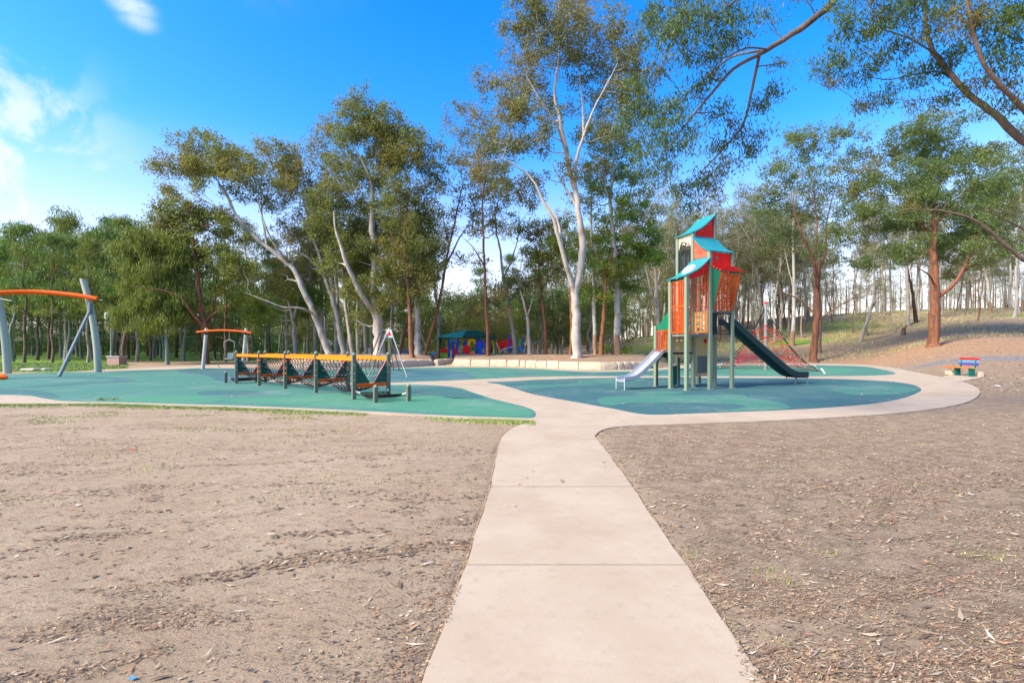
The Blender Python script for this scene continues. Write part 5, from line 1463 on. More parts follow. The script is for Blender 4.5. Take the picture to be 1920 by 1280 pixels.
hero('red_gum_tree', 'red-brown tree with bright green low crown right of the tallest white gum', 'tree', 42,
 [([(1127,660),(1130,620),(1133,580),(1135,540),(1140,500),(1150,465)], 12, 6), ([(1137,520),(1120,490,-1),(1105,465,-1)], 6, 2), ([(1140,500),(1170,465,1),(1195,430,1),(1215,405,1)], 6, 2)],
 [(1120,440,26,18),(1155,430,28,18),(1105,475,24,18),(1145,470,30,18),(1185,455,26,16),(1120,510,26,18),(1160,505,28,16),(1195,490,24,14),(1110,545,20,12),(1150,535,26,12),(1185,525,22,12),(1215,470,18,14),(1225,430,20,14),(1205,400,22,14),(1170,395,22,14),(1135,400,22,16),(1235,480,18,12)],
 'bark_red', 'leaf_green', 28, dens=3.4, n=46, warmp=.08, sr=.6)
hero('gum_tree', 'tall pale gum with peeling brown patches low on its trunk between two low shrubs', 'tree', 43,
 [([(1158,663),(1157,620),(1158,560),(1155,500),(1150,440),(1145,380),(1150,320),(1155,260)], 17, 5), ([(1150,430),(1170,390,1),(1190,350,1.5),(1200,310,2)], 6, 2), ([(1146,380),(1125,340,-1),(1118,300,-1)], 6, 2)],
 [(1150,230,26,20),(1180,260,24,20),(1125,270,22,18),(1200,295,22,18),(1155,290,26,18),(1115,310,20,16),(1180,325,26,16),(1140,340,26,16),(1205,345,22,16),(1160,365,26,16),(1115,360,18,14),(1190,380,22,14)],
 'bark_stock', 'leaf_green', 29, dens=2.4, n=36, warmp=.2)
hero('gum_tree', 'slim pale gum with rough brown base just left of the green-crowned red tree', 'tree', 44,
 [([(1116,656),(1115,610),(1113,550),(1112,490),(1108,420),(1110,360)], 10, 5)], [(1110,335,20,16),(1095,380,18,14),(1125,370,16,14),(1105,310,16,14)], 'bark_stock', 'leaf_gum', 30, dens=2, n=34)
hero('gum_tree', 'pale forked gum seen beyond the low steel slide, one arm leaning left', 'tree', 55,
 [([(1236,650),(1234,600),(1232,560),(1228,500),(1224,450),(1222,400)], 9, 4), ([(1233,580),(1218,545,-.5),(1205,500,-1),(1198,470,-1)], 6, 2)],
 [(1200,440,18,14),(1222,380,20,16),(1240,400,18,14),(1210,400,16,14),(1235,350,18,14),(1195,480,14,10)], 'bark_white', 'leaf_grey', 31, dens=2, n=30)
# --- right slope
hero('red_gum_tree', 'slender brown tree with many upright limbs behind the long green slide', 'tree', 46.5,
 [([(1526,657),(1528,625),(1532,590),(1531,555),(1530,535)], 17, 10),
  ([(1530,540),(1515,505,-1),(1500,475,-1.5),(1480,450,-2),(1468,410,-2),(1460,370,-2)], 7, 2), ([(1532,540),(1537,500,.5),(1536,460,.5),(1538,420,.5),(1534,370,.5),(1530,320,.5)], 8, 2),
  ([(1533,545),(1548,510,1),(1560,470,1),(1562,420,1),(1572,370,1),(1585,330,1)], 7, 2), ([(1529,590),(1510,560,1),(1485,545,1.5),(1465,525,2)], 5, 2), ([(1533,600),(1560,575,-1),(1590,555,-1.5),(1620,530,-2)], 4, 1.5)],
 [(1535,235,28,14),(1570,228,26,14),(1505,255,24,16),(1550,265,30,16),(1590,255,24,14),(1480,290,22,16),(1525,295,30,16),(1570,305,30,16),(1610,290,20,14),(1460,330,22,16),(1500,335,28,16),(1550,345,30,16),(1595,350,26,16),(1440,375,22,16),(1480,385,28,16),(1525,390,30,16),(1575,395,28,16),(1615,390,20,14),(1455,420,26,14),(1500,435,28,14),(1560,440,28,14),(1600,440,24,14),(1460,465,22,12),(1590,480,22,12),(1520,470,22,12),(1620,350,18,14)],
 'bark_red', 'leaf_blue', 41, dens=2.7, n=34, sr=.58, warmp=.2, warmtop=.25, limb=.07, bbark='bark_brown')
hero('red_gum_tree', 'sturdy red-brown tree above the bench with one thick arm reaching right', 'tree', 44,
 [([(1751,636),(1752,600),(1753,560),(1752,520),(1750,480),(1750,440),(1752,400),(1755,370)], 24, 9),
  ([(1756,560),(1778,535,-.5),(1795,510,-.5),(1806,485,-.5),(1812,470,-.5)], 11, 5), ([(1752,535),(1725,520,-1),(1700,510,-1.5),(1680,505,-2)], 5, 2),
  ([(1795,512,-.5),(1820,500,0),(1850,492,.5),(1890,485,1)], 5, 2), ([(1750,440),(1735,410,1),(1715,385,1),(1700,360,1)], 6, 2), ([(1752,420),(1775,390,-1),(1800,360,-1),(1820,330,-1)], 6, 2)],
 [(1750,225,30,16),(1790,235,30,16),(1715,245,28,18),(1830,250,28,18),(1690,275,28,18),(1740,270,34,18),(1790,280,34,18),(1840,290,30,18),(1880,280,28,20),(1660,305,28,18),(1710,315,34,18),(1765,320,34,18),(1820,330,32,18),(1870,335,30,20),(1640,345,26,18),(1685,355,32,18),(1740,360,34,18),(1795,370,32,18),(1850,375,32,18),(1900,360,28,20),(1650,385,24,14),(1700,395,30,16),(1760,405,26,14),(1810,415,34,18),(1865,425,34,20),(1905,410,28,20),(1830,455,34,18),(1880,465,32,18),(1790,450,22,14),(1690,470,28,12),(1665,480,24,12),(1720,455,24,14),(1840,490,26,12)],
 'bark_red', 'leaf_blue', 42, dens=3.4, n=42, sr=.60, warmp=.15, warmtop=.15, limb=.09, bbark='bark_brown')
hero('gum_tree', 'pale straight trunk beside the charred black trunk high on the slope', 'tree', 62,
 [([(1703,614),(1702,580),(1701,540),(1700,500),(1702,450),(1705,410)], 9, 5)], [(1700,440,24,14),(1715,400,20,14),(1690,470,18,12)], 'bark_cool', 'leaf_grey', 43, dens=2, n=30)
hero('charred_tree', 'charred black leaning trunk on the slope next to the pale straight one', 'tree', 63,
 [([(1718,608),(1714,580),(1711,550),(1706,525),(1700,500)], 9, 5)], [(1700,485,14,8),(1712,475,14,8)], 'bark_black', 'leaf_green', 44, dens=3, n=36)
hero('gum_tree', 'white gum with a brown patched trunk behind the rope pyramid mast', 'tree', 58,
 [([(1486,633),(1488,600),(1489,560),(1488,500),(1487,440),(1490,390)], 10, 5), ([(1488,540),(1478,500),(1470,460)], 4, 2)], [(1485,420,22,14),(1500,380,22,14),(1470,450,18,12),(1490,350,20,14),(1510,430,18,12)], 'bark_stock', 'leaf_grey', 45, dens=2, n=30)
hero('dead_tree', 'short bare leaning trunk on the grassy slope left of the small stump', 'tree', 57,
 [([(1614,632),(1622,612),(1630,590),(1638,560),(1640,530),(1638,490)], 8, 4), ([(1632,585),(1642,565),(1650,545)], 3, 1)], [(1640,480,14,8),(1652,530,10,6)], 'bark_grey', 'leaf_grey', 46, dens=2, n=14)
hero('grey_gum_tree', 'dark twin of the slender brown tree standing right behind it', 'tree', 52,
 [([(1537,630),(1538,590),(1536,550),(1538,500),(1542,450)], 7, 4)], [(1545,430,20,12),(1530,460,18,12)], 'bark_brown', 'leaf_grey', 47, dens=2, n=24)
# --- left group
hero('red_gum_tree', 'red-brown many-stemmed tree behind the basket swing, bare lower limbs', 'tree', 43,
 [([(386,672),(385,640),(382,610),(378,580),(373,540),(368,500),(362,460),(358,420),(356,385)], 16, 4),
  ([(383,615),(372,585,-1),(360,560,-1.5),(335,550,-2),(305,545,-2.5),(280,540,-3)], 8, 2), ([(384,620),(388,580,1),(392,540,1),(396,500,1)], 7, 2),
  ([(383,625),(360,600,.5),(335,588,.5),(300,570,.5)], 4, 1.5), ([(386,600),(405,590,-.5),(425,578,-.5),(445,570,-1)], 4, 1.5)],
 [(345,385,26,14),(320,420,28,18),(360,415,26,18),(395,430,24,18),(300,450,26,18),(340,455,28,18),(385,465,26,18),(410,470,22,16),(285,480,24,16),(325,490,28,16),(400,500,26,16),(290,515,24,14),(420,510,22,16),(395,535,22,14),(330,395,22,14),(435,490,20,14)],
 'bark_red', 'leaf_yel', 51, dens=3.0, n=44, warmp=.3, warmtop=.3, sr=.62)
hero('she_oak_tree', 'light green drooping she-oak with a short pale forked trunk left of the basket swing', 'tree', 42,
 [([(314,676),(313,650),(311,630),(311,600)], 10, 6), ([(310,632),(300,612),(292,590),(285,560)], 4, 2), ([(312,630),(325,612),(335,590)], 3, 1.5), ([(311,602),(305,560),(300,520),(296,490)], 4, 2)],
 [(250,480,22,20),(280,460,24,18),(310,480,22,20),(240,520,22,20),(270,510,24,20),(300,520,24,20),(245,560,24,22),(275,555,24,20),(310,560,24,20),(335,575,20,20),(255,600,20,20),(285,600,22,20),(320,610,22,18),(265,440,22,16),(235,600,14,18)],
 'bark_mossy', 'leaf_yel', 52, dens=3.6, n=50, L=.42, W=.06, droop=.75, warmp=.1, flat=.9)

# ------------------------------------------------------------------ kinds of forest tree, each built once
def proto(kind, seed):
    rg = np.random.default_rng(seed); T = []; C = []
    if kind == 'slim_gum':
        h = 19; lean = rg.normal(size=2)*.8
        P = [np.array((lean[0]*(z/h)**1.5+rg.normal()*.15*(z > 0), lean[1]*(z/h)**1.5+rg.normal()*.15*(z > 0), z)) for z in np.linspace(0, h*.86, 8)]
        T.append((P, .21, .05))
        for k in range(3):
            q = P[3+k]; a = rg.uniform(0, 6.28); e = q+np.array((math.cos(a)*2.2, math.sin(a)*2.2, 3.8)); T.append(([q, q*.5+e*.5+np.array((.2, .1, -.3)), e], .085, .03))
        for k in range(19):
            z = h*(.48+.52*rg.random()**.8); rr_ = 2.9*(1-abs(z/h-.72)*1.6); a = rg.uniform(0, 6.28); r_ = rr_*rg.random()**.6
            C.append((np.array((lean[0]*z/h+r_*math.cos(a), lean[1]*z/h+r_*math.sin(a), z)), (rg.uniform(.9, 1.7),)*2+(rg.uniform(.6, 1.1),)))
        o = dict(dens=5.0, n=46, sr=.70, L=.30, W=.10, limb=.06, warmp=.35, warmtop=.2, tw_each=1, sides=7, bsides=3)
    elif kind == 'thin_gum':
        h = 15; lean = rg.normal(size=2)*1.0
        P = [np.array((lean[0]*(z/h)**1.3+rg.normal()*.12*(z > 0), lean[1]*(z/h)**1.3+rg.normal()*.12*(z > 0), z)) for z in np.linspace(0, h*.9, 7)]
        T.append((P, .12, .03))
        for k in range(2):
            q = P[3+k]; a = rg.uniform(0, 6.28); e = q+np.array((math.cos(a)*1.4, math.sin(a)*1.4, 3.)); T.append(([q, q*.5+e*.5+np.array((.2, .1, -.2)), e], .05, .02))
        for k in range(12):
            z = h*(.45+.55*rg.random()); a = rg.uniform(0, 6.28); r_ = 1.8*rg.random()**.6
            C.append((np.array((lean[0]*z/h+r_*math.cos(a), lean[1]*z/h+r_*math.sin(a), z)), (rg.uniform(.8, 1.4),)*2+(rg.uniform(.6, 1.0),)))
        o = dict(dens=6.0, n=46, sr=.65, L=.28, W=.09, limb=.04, warmp=.3, sides=6, bsides=3)
    elif kind == 'she_oak':
        h = 15; P = [np.array((rg.normal()*.12*(z > 0), rg.normal()*.12*(z > 0), z)) for z in np.linspace(0, h*.93, 9)]
        T.append((P, .19, .03))
        for k in range(12):
            z = rg.uniform(2.2, 6.5); a = rg.uniform(0, 6.28); l_ = rg.uniform(1.2, 2.6); q = np.array((0, 0, z)); e = q+np.array((math.cos(a)*l_, math.sin(a)*l_, rg.uniform(-.1, .7))); T.append(([q, q*.5+e*.5+np.array((0, 0, .12)), e], .035, .008))
        for k in range(34):
            f_ = rg.random(); z = h*(.36+.64*f_); r_ = 2.5*(1-f_**1.6)*rg.random()**.5+.2; a = rg.uniform(0, 6.28)
            C.append((np.array((r_*math.cos(a), r_*math.sin(a), z)), (rg.uniform(.7, 1.15),)*2+(rg.uniform(.4, .75),)))
        o = dict(dens=5.4, n=46, sr=.75, L=.42, W=.07, limb=.04, droop=.6, flat=.6, warmp=.08, sides=7, bsides=3, tw_each=3)
    elif kind == 'broad':
        h = 8.5; P = [np.array((rg.normal()*.2*(z > 0), rg.normal()*.2*(z > 0), z)) for z in np.linspace(0, h*.7, 6)]
        T.append((P, .17, .05))
        for k in range(30):
            a = rg.uniform(0, 6.28); z = h*(.28+.72*rg.random()); r_ = 3.1*math.sqrt(max(0, 1-((z/h-.52)/.55)**2))*rg.random()**.45
            C.append((np.array((r_*math.cos(a), r_*math.sin(a), z)), (rg.uniform(.7, 1.2),)*2+(rg.uniform(.5, .8),)))
        o = dict(dens=4.6, n=34, sr=.6, L=.28, W=.10, limb=.06, warmp=.15, sides=7, bsides=3, tw_each=3)
    elif kind == 'bare':
        h = 11; lean = rg.normal(size=2)*.8
        P = [np.array((lean[0]*(z/h)+rg.normal()*.15*(z > 0), lean[1]*(z/h)+rg.normal()*.15*(z > 0), z)) for z in np.linspace(0, h, 7)]
        T.append((P, .09, .02))
        for k in range(9):
            z = h*(.35+.65*rg.random()); a = rg.uniform(0, 6.28); r_ = 1.6*rg.random()**.5
            C.append((np.array((lean[0]*z/h+r_*math.cos(a), lean[1]*z/h+r_*math.sin(a), z)), (1., 1., .9)))
        o = dict(dens=7, n=20, sr=.55, L=.24, W=.07, limb=.035, warmp=.5, sides=5, bsides=3, twig=.016)
    return grow(T, C, rg, o)
PROT = {}
for kind, n_, barks, leafs in (('slim_gum', 3, ('bark_cool', 'bark_grey', 'bark_stock'), ('leaf_grey', 'leaf_grey', 'leaf_gum')), ('thin_gum', 3, ('bark_grey', 'bark_cool', 'bark_red'), ('leaf_grey', 'leaf_gum', 'leaf_grey')),
                              ('she_oak', 3, ('bark_mossy', 'bark_brown', 'bark_grey'), ('leaf_casu', 'leaf_casu', 'leaf_yel')), ('broad', 2, ('bark_brown', 'bark_grey'), ('leaf_olive', 'leaf_green')), ('bare', 2, ('bark_grey', 'bark_brown'), ('leaf_grey', 'leaf_grey'))):
    PROT[kind] = [finish(proto(kind, 100+len(PROT)*10+q), (barks[q], barks[q], leafs[q])) for q in range(n_)]

taken = []
ANCH = [(-200,'the outer leaning mast'),(60,'the outer leaning mast'),(125,'the brace pole'),(185,'the nearer leaning mast'),(235,'the brick barbecue'),(310,'the forked light green she-oak'),(385,'the many-stemmed red tree'),(433,'the basket swing seat'),(500,'the far end of the rope bridge'),
        (560,'the old grey-green gum'),(615,'the leaning gum'),(660,'the thin white gum'),(712,'the massive white gum'),(770,'the straight red-brown tree'),(815,'the leaning dark red tree'),(850,'the blue name board'),(915,'the thin red tree'),(950,'the red netted ramp'),(993,'the small forked gum'),(1030,'the orange-brown trunk'),
        (1082,'the tallest white gum'),(1130,'the green-crowned red tree'),(1158,'the patchy pale gum'),(1205,'the steel slide'),(1260,'the climbing tower'),(1340,'the teal tower roofs'),(1400,'the top of the long green slide'),(1436,'the rope pyramid mast'),(1487,'the brown-patched white gum'),(1528,'the slender brown tree'),
        (1580,'the slender brown tree'),(1625,'the bare leaning trunk'),(1695,'the broken stump'),(1715,'the charred trunk'),(1752,'the sturdy red-brown tree'),(1800,'the thick red arm'),(1850,'the coloured bench'),(1920,'the asphalt path')]
LOOK = {('slim_gum',0):'tall pale gum',('slim_gum',1):'tall grey gum',('slim_gum',2):'tall brown-based gum',('thin_gum',0):'thin grey gum',('thin_gum',1):'thin pale gum',('thin_gum',2):'thin red-barked gum',('she_oak',0):'mossy-trunked she-oak',('she_oak',1):'dark-trunked she-oak',('she_oak',2):'yellow-green she-oak',
        ('broad',0):'rounded olive tree',('broad',1):'rounded bright green tree',('bare',0):'nearly bare grey tree',('bare',1):'nearly bare brown tree'}
def tree_label(kd, vi, x, D, d0, d1, label):
    px = 960+x/D*FOC
    if px < -60 or px > 1980: return LOOK[kd, vi]+' '+label
    a = min(ANCH, key=lambda q: abs(q[0]-px)); off = px-a[0]
    row = ('front', 'second', 'third', 'rear')[min(3, int((D-d0)/(d1-d0)*4))]
    side = 'behind' if abs(off) < 9 else ('just left of' if off < 0 else 'just right of')
    s_ = f"{LOOK[kd, vi]} {side} {a[1]}, {row} row {label}"
    return s_ if len(s_.replace('-', ' ').split()) <= 16 else f"{LOOK[kd, vi]} {side} {a[1]}, {row} row"
def scatter(n, u0, u1, d0, d1, kinds, scr, label, group, name, mind, seed, skip=None, dpow=1.0):
    rg = np.random.default_rng(seed); k = 0; tries = 0
    while k < n and tries < n*40:
        tries += 1
        D = d0+(d1-d0)*rg.random()**dpow; u = rg.uniform(u0, u1); x = u*D
        if any((x-a)**2+(D-b_)**2 < mind**2 for a, b_ in taken): continue
        if skip and skip(u, D): continue
        taken.append((x, D)); k += 1
        kd = kinds[rg.integers(len(kinds))]; vi = rg.integers(len(PROT[kd])); s = rg.uniform(*scr)
        place_tree(PROT[kd][vi], None, name, tree_label(kd, vi, x, D, d0, d1, label), 'tree', (x, D, H1(x, D)-.05), group, rg.uniform(0, 6.28), s, s*rg.uniform(.92, 1.1))
# she-oak stand on the left; the front row one by one
front = [(-.4,'farthest', 24, 50, 0), (0, '', 45, 48, 1), (0, '', 98, 47, 1), (0, '', 128, 50, 0), (0, '', 165, 47, 2), (0, '', 209, 49, 0), (0, '', 232, 45, 1), (0, '', 256, 50, 2), (0, '', 282, 53, 1), (0, '', 345, 52, 0), (0, '', 422, 50, 1), (0, '', 465, 52, 2), (0,'', 500, 54, 0)]
flab = ['straight green-grey she-oak trunk on the lawn between the two leaning masts', 'slim she-oak close to the inner side of the outer leaning mast', 'dark she-oak behind the grey brace pole of the play frame', 'pale she-oak trunk seen just inside the brace pole', 'mottled she-oak trunk beside the foot of the nearer leaning mast', 'thin green-grey she-oak leaning just behind the brick barbecue',
        'dark brown she-oak standing right of the brick barbecue', 'slim pale she-oak two trunks right of the brick barbecue', 'brown she-oak close left of the forked light green she-oak', 'she-oak standing between the forked she-oak and the basket swing', 'dark she-oak seen through the basket swing frame', 'she-oak directly behind the near end of the basket swing beam', 'she-oak behind the far left posts of the rope bridge']
rgf = np.random.default_rng(5)
for (a, b_, px, D, vi), lb in zip(front, flab):
    x = (px-960)/FOC*D; taken.append((x, D)); s = rgf.uniform(.82, 1.0)
    place_tree(PROT['she_oak'][vi], None, 'she_oak_tree', lb, 'tree', (x, D, H1(x, D)-.05), None, rgf.uniform(0, 6.28), s*.95, s)
scatter(26, -1.22, -.72, 52, 64, ['she_oak'], (.88, 1.05), 'of the stand', 'she-oaks in the stand behind the lawn', 'she_oak_tree', 2.0, 61)
scatter(30, -1.3, -.66, 64, 84, ['she_oak'], (1.0, 1.25), 'deep in the stand', 'she-oaks deep in the stand', 'she_oak_tree', 2.4, 62)
scatter(20, -.74, -.42, 54, 74, ['she_oak', 'she_oak', 'broad'], (.7, .92), 'of shaded trees', 'trees behind the basket swing', 'woodland_tree', 2.4, 63)
scatter(18, -.46, -.20, 56, 84, ['she_oak', 'broad', 'slim_gum'], (.75, 1.0), 'of woodland', 'trees behind the white gums', 'woodland_tree', 2.6, 64)
scatter(26, -.20, .10, 58, 84, ['broad', 'broad', 'she_oak'], (.8, 1.1), 'past the playground', 'olive trees beyond the small playground', 'woodland_tree', 2.8, 65)
scatter(14, .02, .24, 48, 62, ['thin_gum', 'slim_gum', 'broad'], (.65, .9), 'on the mound', 'trees behind the tallest gum', 'gum_tree', 1.9, 66, lambda u, D: .10 < u < .16 and D < 50)
scatter(40, .08, .36, 56, 92, ['thin_gum', 'slim_gum', 'broad', 'bare'], (.8, 1.05), 'of open wood', 'gums behind the climbing tower', 'gum_tree', 2.2, 67)
NOHERO = lambda u, D: (.55 < u < .66 and D < 62) or (.84 < u < .92 and D < 60) or (.44 < u < .62 and D < 64 and False)
scatter(58, .30, .62, 60, 84, ['slim_gum', 'thin_gum', 'bare', 'thin_gum'], (.8, 1.05), 'on the slope', 'gums on the slope behind the rope pyramid', 'gum_tree', 2.0, 68, NOHERO)
scatter(34, .62, 1.2, 58, 86, ['slim_gum', 'thin_gum', 'slim_gum', 'bare'], (.85, 1.1), 'on the slope', 'gums on the slope beyond the bench', 'gum_tree', 2.2, 69, NOHERO)
scatter(70, .26, 1.25, 86, 116, ['slim_gum', 'thin_gum', 'thin_gum', 'bare'], (.8, 1.1), 'of the skyline', 'gums along the top of the slope', 'gum_tree', 1.9, 70)

# far wood: one mass closing the horizon on the left and in the middle
def far_wood(name, u0, u1, d0, d1, hh, n_, seed, leaf_, dens=260):
    rg = np.random.default_rng(seed); C = []; rs = []; tb = []
    for k in range(n_):
        D = rg.uniform(d0, d1); x = rg.uniform(u0, u1)*D; z0 = H1(x, D); h = hh*rg.uniform(.75, 1.1)
        tb.append((np.array([(x, D, z0-.2), (x+.2, D, z0+h*.5), (x, D, z0+h*.9)]), np.array([.2, .15, .03]), 4))
        for q in range(16):
            z = z0+h*(.22+.78*rg.random()); a = rg.uniform(0, 6.28); r_ = 3.0*rg.random()**.5
            C.append((x+r_*math.cos(a), D+r_*math.sin(a), z)); rs.append(rg.uniform(.9, 1.6))
    C = np.array(C); rs = np.array(rs)
    lm = leaves_mesh(C, rs, dens//16*2, .5, .18, .4, rg, .7); lm.materials.append(M[leaf_]); lm.name = name
    o_ = bpy.data.objects.new(name, lm); COL.objects.link(o_); o_['kind'] = 'stuff'
    wm = wood(tb); wm.materials.append(M['bark_brown']); o2 = bpy.data.objects.new('far_trunks', wm); COL.objects.link(o2); o2.parent = o_; o2['kind'] = 'stuff'
    return o_
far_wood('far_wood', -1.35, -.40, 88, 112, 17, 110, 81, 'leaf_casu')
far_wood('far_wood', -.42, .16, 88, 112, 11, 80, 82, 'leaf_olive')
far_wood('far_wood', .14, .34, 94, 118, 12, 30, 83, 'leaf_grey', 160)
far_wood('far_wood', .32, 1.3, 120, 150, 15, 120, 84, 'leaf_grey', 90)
# understorey: low bushes in the dark stand
def understorey(name, u0, u1, d0, d1, n_, seed, leaf_, zr=(.3, 2.2), L=.35, Wd=.12):
    rg = np.random.default_rng(seed); C = []; rs = []
    for k in range(n_):
        D = rg.uniform(d0, d1); x = rg.uniform(u0, u1)*D; C.append((x, D, H1(x, D)+rg.uniform(*zr))); rs.append(rg.uniform(.5, 1.2))
    lm = leaves_mesh(np.array(C), np.array(rs), 40, L, Wd, .2, rg, .8); lm.materials.append(M[leaf_]); lm.name = name
    o_ = bpy.data.objects.new(name, lm); COL.objects.link(o_); o_['kind'] = 'stuff'
understorey('undergrowth', -1.35, -.25, 74, 94, 1700, 91, 'leaf_casu', (.2, 6.0))
understorey('undergrowth', -.25, .2, 72, 94, 800, 92, 'leaf_olive', (.2, 5.0))
understorey('undergrowth', -1.45, -.15, 112, 122, 1500, 93, 'leaf_casu', (.1, 4.5), .7, .35)
understorey('undergrowth', -.2, .22, 112, 122, 500, 94, 'leaf_olive', (.1, 4.5), .7, .35)
# small shrubs by the pale trunks
def shrub(px, py, D, w, h, seed, label, leaf_='leaf_green'):
    rg = np.random.default_rng(seed); x = (px-960)/FOC*D; z0 = H1(x, D); C = []; tb = []
    for k in range(14):
        c = np.array((rg.normal()*w*.35, rg.normal()*w*.3, h*rg.uniform(.25, .95))); C.append(c); tb.append((np.array([(0, 0, 0), c*.5+(0, 0, .05), c]), np.array([.02, .012, .006]), 3))
    lm = leaves_mesh(np.array(C), np.full(14, w*.28), 60, .14, .05, .1, rg, .8); finish((lm,), (leaf_,)); wm = wood(tb); finish((wm,), ('bark_brown',))
    e = thing('shrub', label, 'shrub', (x, D, z0))
    for nm, me in (('stems', wm), ('foliage', lm)): o_ = bpy.data.objects.new(nm, me); COL.objects.link(o_); o_.parent = e
shrub(1138, 655, 43, .9, .8, 1, 'low green shrub left of the pale peeling trunk on the mound')
shrub(1176, 655, 43, 1.1, .8, 2, 'low green shrub right of the pale peeling trunk on the mound')
shrub(1626, 500, 60, 2.2, 3.4, 3, 'bright green bushy sapling on the slope left of the pale straight trunk')
# stump on the slope
x, D = (1694-960)/FOC*56, 56; z0 = H1(x, D); mb = MB(); mb.tube([(x, D, z0-.1), (x, D, z0+.5), (x+.05, D, z0+.85)], [.28, .2, .22], 9); mb.tube([(x+.05, D, z0+.5), (x+.4, D, z0+1.15)], [.12, .07], 7)
tag(mb.build('tree_stump', M['bark_brown'], None, smooth=True), 'small broken brown stump on the slope left of the sturdy red-brown tree', 'stump')
# the tree whose limbs hang into the picture from the right
def P_(px, py, D): return at(px, py, D)
def near_tree(name, label, base, trunks, clumps, seed, **o):
    rg = np.random.default_rng(seed); base = np.array(base, float)
    T = [(np.array(p, float)-base, a*(1 if q == 0 else .58), b_*(1 if q == 0 else .5)) for q, (p, a, b_) in enumerate(trunks)]; C = [(np.array(c)-base, r_) for c, r_ in clumps]
    ms = finish(grow(T, C, rg, o), ('bark_brown', 'bark_brown', 'leaf_near'))
    return place_tree(ms, None, name, label, 'tree', tuple(base))
def cl(px, py, D, rx, ry=None):
    rx *= 1.35; ry = ry*1.35 if ry else None
    return (P_(px, py, D), (rx*D/FOC, rx*D/FOC*.8, (ry or rx*.7)*D/FOC))
bt_ = (14.5, 8.5, H1(14.5, 8.5))
near_tree('overhanging_gum_tree', 'brown boughs with fine leaves hanging across the top right of the sky', bt_,
 [([bt_, (14.3, 8.8, 3), (13.8, 9.2, 5.5), (13.0, 9.6, 8.5), (12.0, 10, 11.5)], .34, .16),
  ([(13.95, 9.1, 5.2), P_(2150,430,9.6), P_(1990,310,10), P_(1915,262,10.2), P_(1865,215,10.3), P_(1820,180,10.4), P_(1780,135,10.5), P_(1745,85,10.6), P_(1735,30,10.7), P_(1735,-40,10.8)], .17, .06),
  ([P_(1990,305,10), P_(1930,215,9.6), P_(1880,165,9.4), P_(1845,120,9.3), P_(1825,60,9.2), P_(1815,0,9.1), P_(1820,-50,9)], .10, .035),
  ([P_(1800,160,10.4), P_(1760,135,10.8), P_(1715,140,11.), P_(1660,150,11.2), P_(1600,135,11.4)], .04, .012),
  ([P_(1765,110,10.5), P_(1700,70,10), P_(1640,55,9.8), P_(1590,65,9.6)], .035, .012),
  ([(12.6, 9.7, 9.5), P_(1800,-330,10), P_(1660,-90,10), P_(1565,0,10), P_(1500,55,10), P_(1440,92,10), P_(1420,105,10)], .17, .085),
  ([P_(1422,104,10), P_(1375,130,9.9), P_(1335,175,9.8), P_(1300,215,9.8), P_(1270,255,9.8), P_(1245,290,9.8)], .065, .018),
  ([P_(1424,104,10), P_(1410,165,10.2), P_(1393,235,10.3), P_(1355,280,10.4), P_(1320,318,10.5), P_(1300,345,10.5)], .055, .015),
  ([P_(1425,96,10), P_(1370,108,10.4), P_(1320,150,10.8), P_(1270,190,11), P_(1235,225,11)], .045, .012),
  ([P_(1440,94,10), P_(1400,90,9.6), P_(1350,110,9.3), P_(1290,95,9.2), P_(1250,60,9.1)], .035, .012),
  ([P_(1660,-90,10), P_(1480,-60,9.6), P_(1380,0,9.4), P_(1330,40,9.3), P_(1290,55,9.2)], .06, .014)],
 [cl(*c) for c in [(1250,25,9.4,34,28),(1290,50,9.2,34,26),(1330,20,9.4,34,26),(1255,75,9.1,26,20),(1300,95,9.2,26,20),(1350,65,9.4,26,20),(1390,20,9.5,26,20),(1225,45,9.8,18,30),(1345,110,9.3,20,14),(1375,75,9.5,20,14),
   (1240,130,10.8,24,20),(1190,175,11,26,26),(1220,205,11,28,26),(1180,235,11,24,26),(1240,250,10,28,24),(1210,290,10,28,24),(1255,215,10.8,24,20),(1280,270,9.8,26,20),(1245,320,9.9,24,18),(1290,235,9.8,20,14),(1300,180,9.9,22,16),(1340,210,10,20,16),
   (1320,345,10.5,26,18),(1285,350,10.4,24,16),(1360,310,10.4,22,16),(1345,270,10.4,18,14),(1400,285,10.4,22,16),(1415,255,10.3,18,14),(1430,190,10.2,20,14),(1455,165,10.2,16,12),(1375,240,10.3,18,14),(1300,385,10.5,20,12),(1330,145,10,20,12),
   (1500,-20,10,26,14),(1440,30,10,16,12),(1460,120,10.1,14,8)]]+
 [cl(*c) for c in [(1545,130,11.4,24,14),(1580,110,11.3,26,18),(1605,145,11.4,26,12),(1630,70,9.8,26,22),(1590,45,9.6,26,22),(1640,115,11,26,16),(1670,35,9.8,28,22),(1690,90,10,26,18),(1700,150,11.1,28,12),(1660,185,11.2,28,10),(1620,200,11.3,24,9),(1720,20,10,28,22),(1760,50,10.2,28,22),
   (1745,130,10.8,26,16),(1790,100,10.5,26,20),(1810,40,9.3,28,24),(1850,60,9.4,28,24),(1890,40,9.3,28,26),(1870,110,9.4,26,20),(1905,100,9.6,26,22),(1905,160,9.6,22,18),(1830,150,10.2,22,14),(1850,10,9.4,28,18),(1780,5,10.2,28,18),(1640,5,9.6,26,18),(1570,15,9.6,18,14),(1880,200,9.8,22,14),(1780,185,10.6,26,10),(1740,195,10.8,26,8),(1920,20,9.3,26,22),(1700,-10,9.8,30,16),(1560,160,11.3,16,7)]],
 401, dens=100., n=38, sr=.225, L=.11, W=.024, droop=.55, limb=.022, limb_tip=.008, twig=.0035, warmp=.25, flare=True, sides=12, bsides=5, flat=.8)
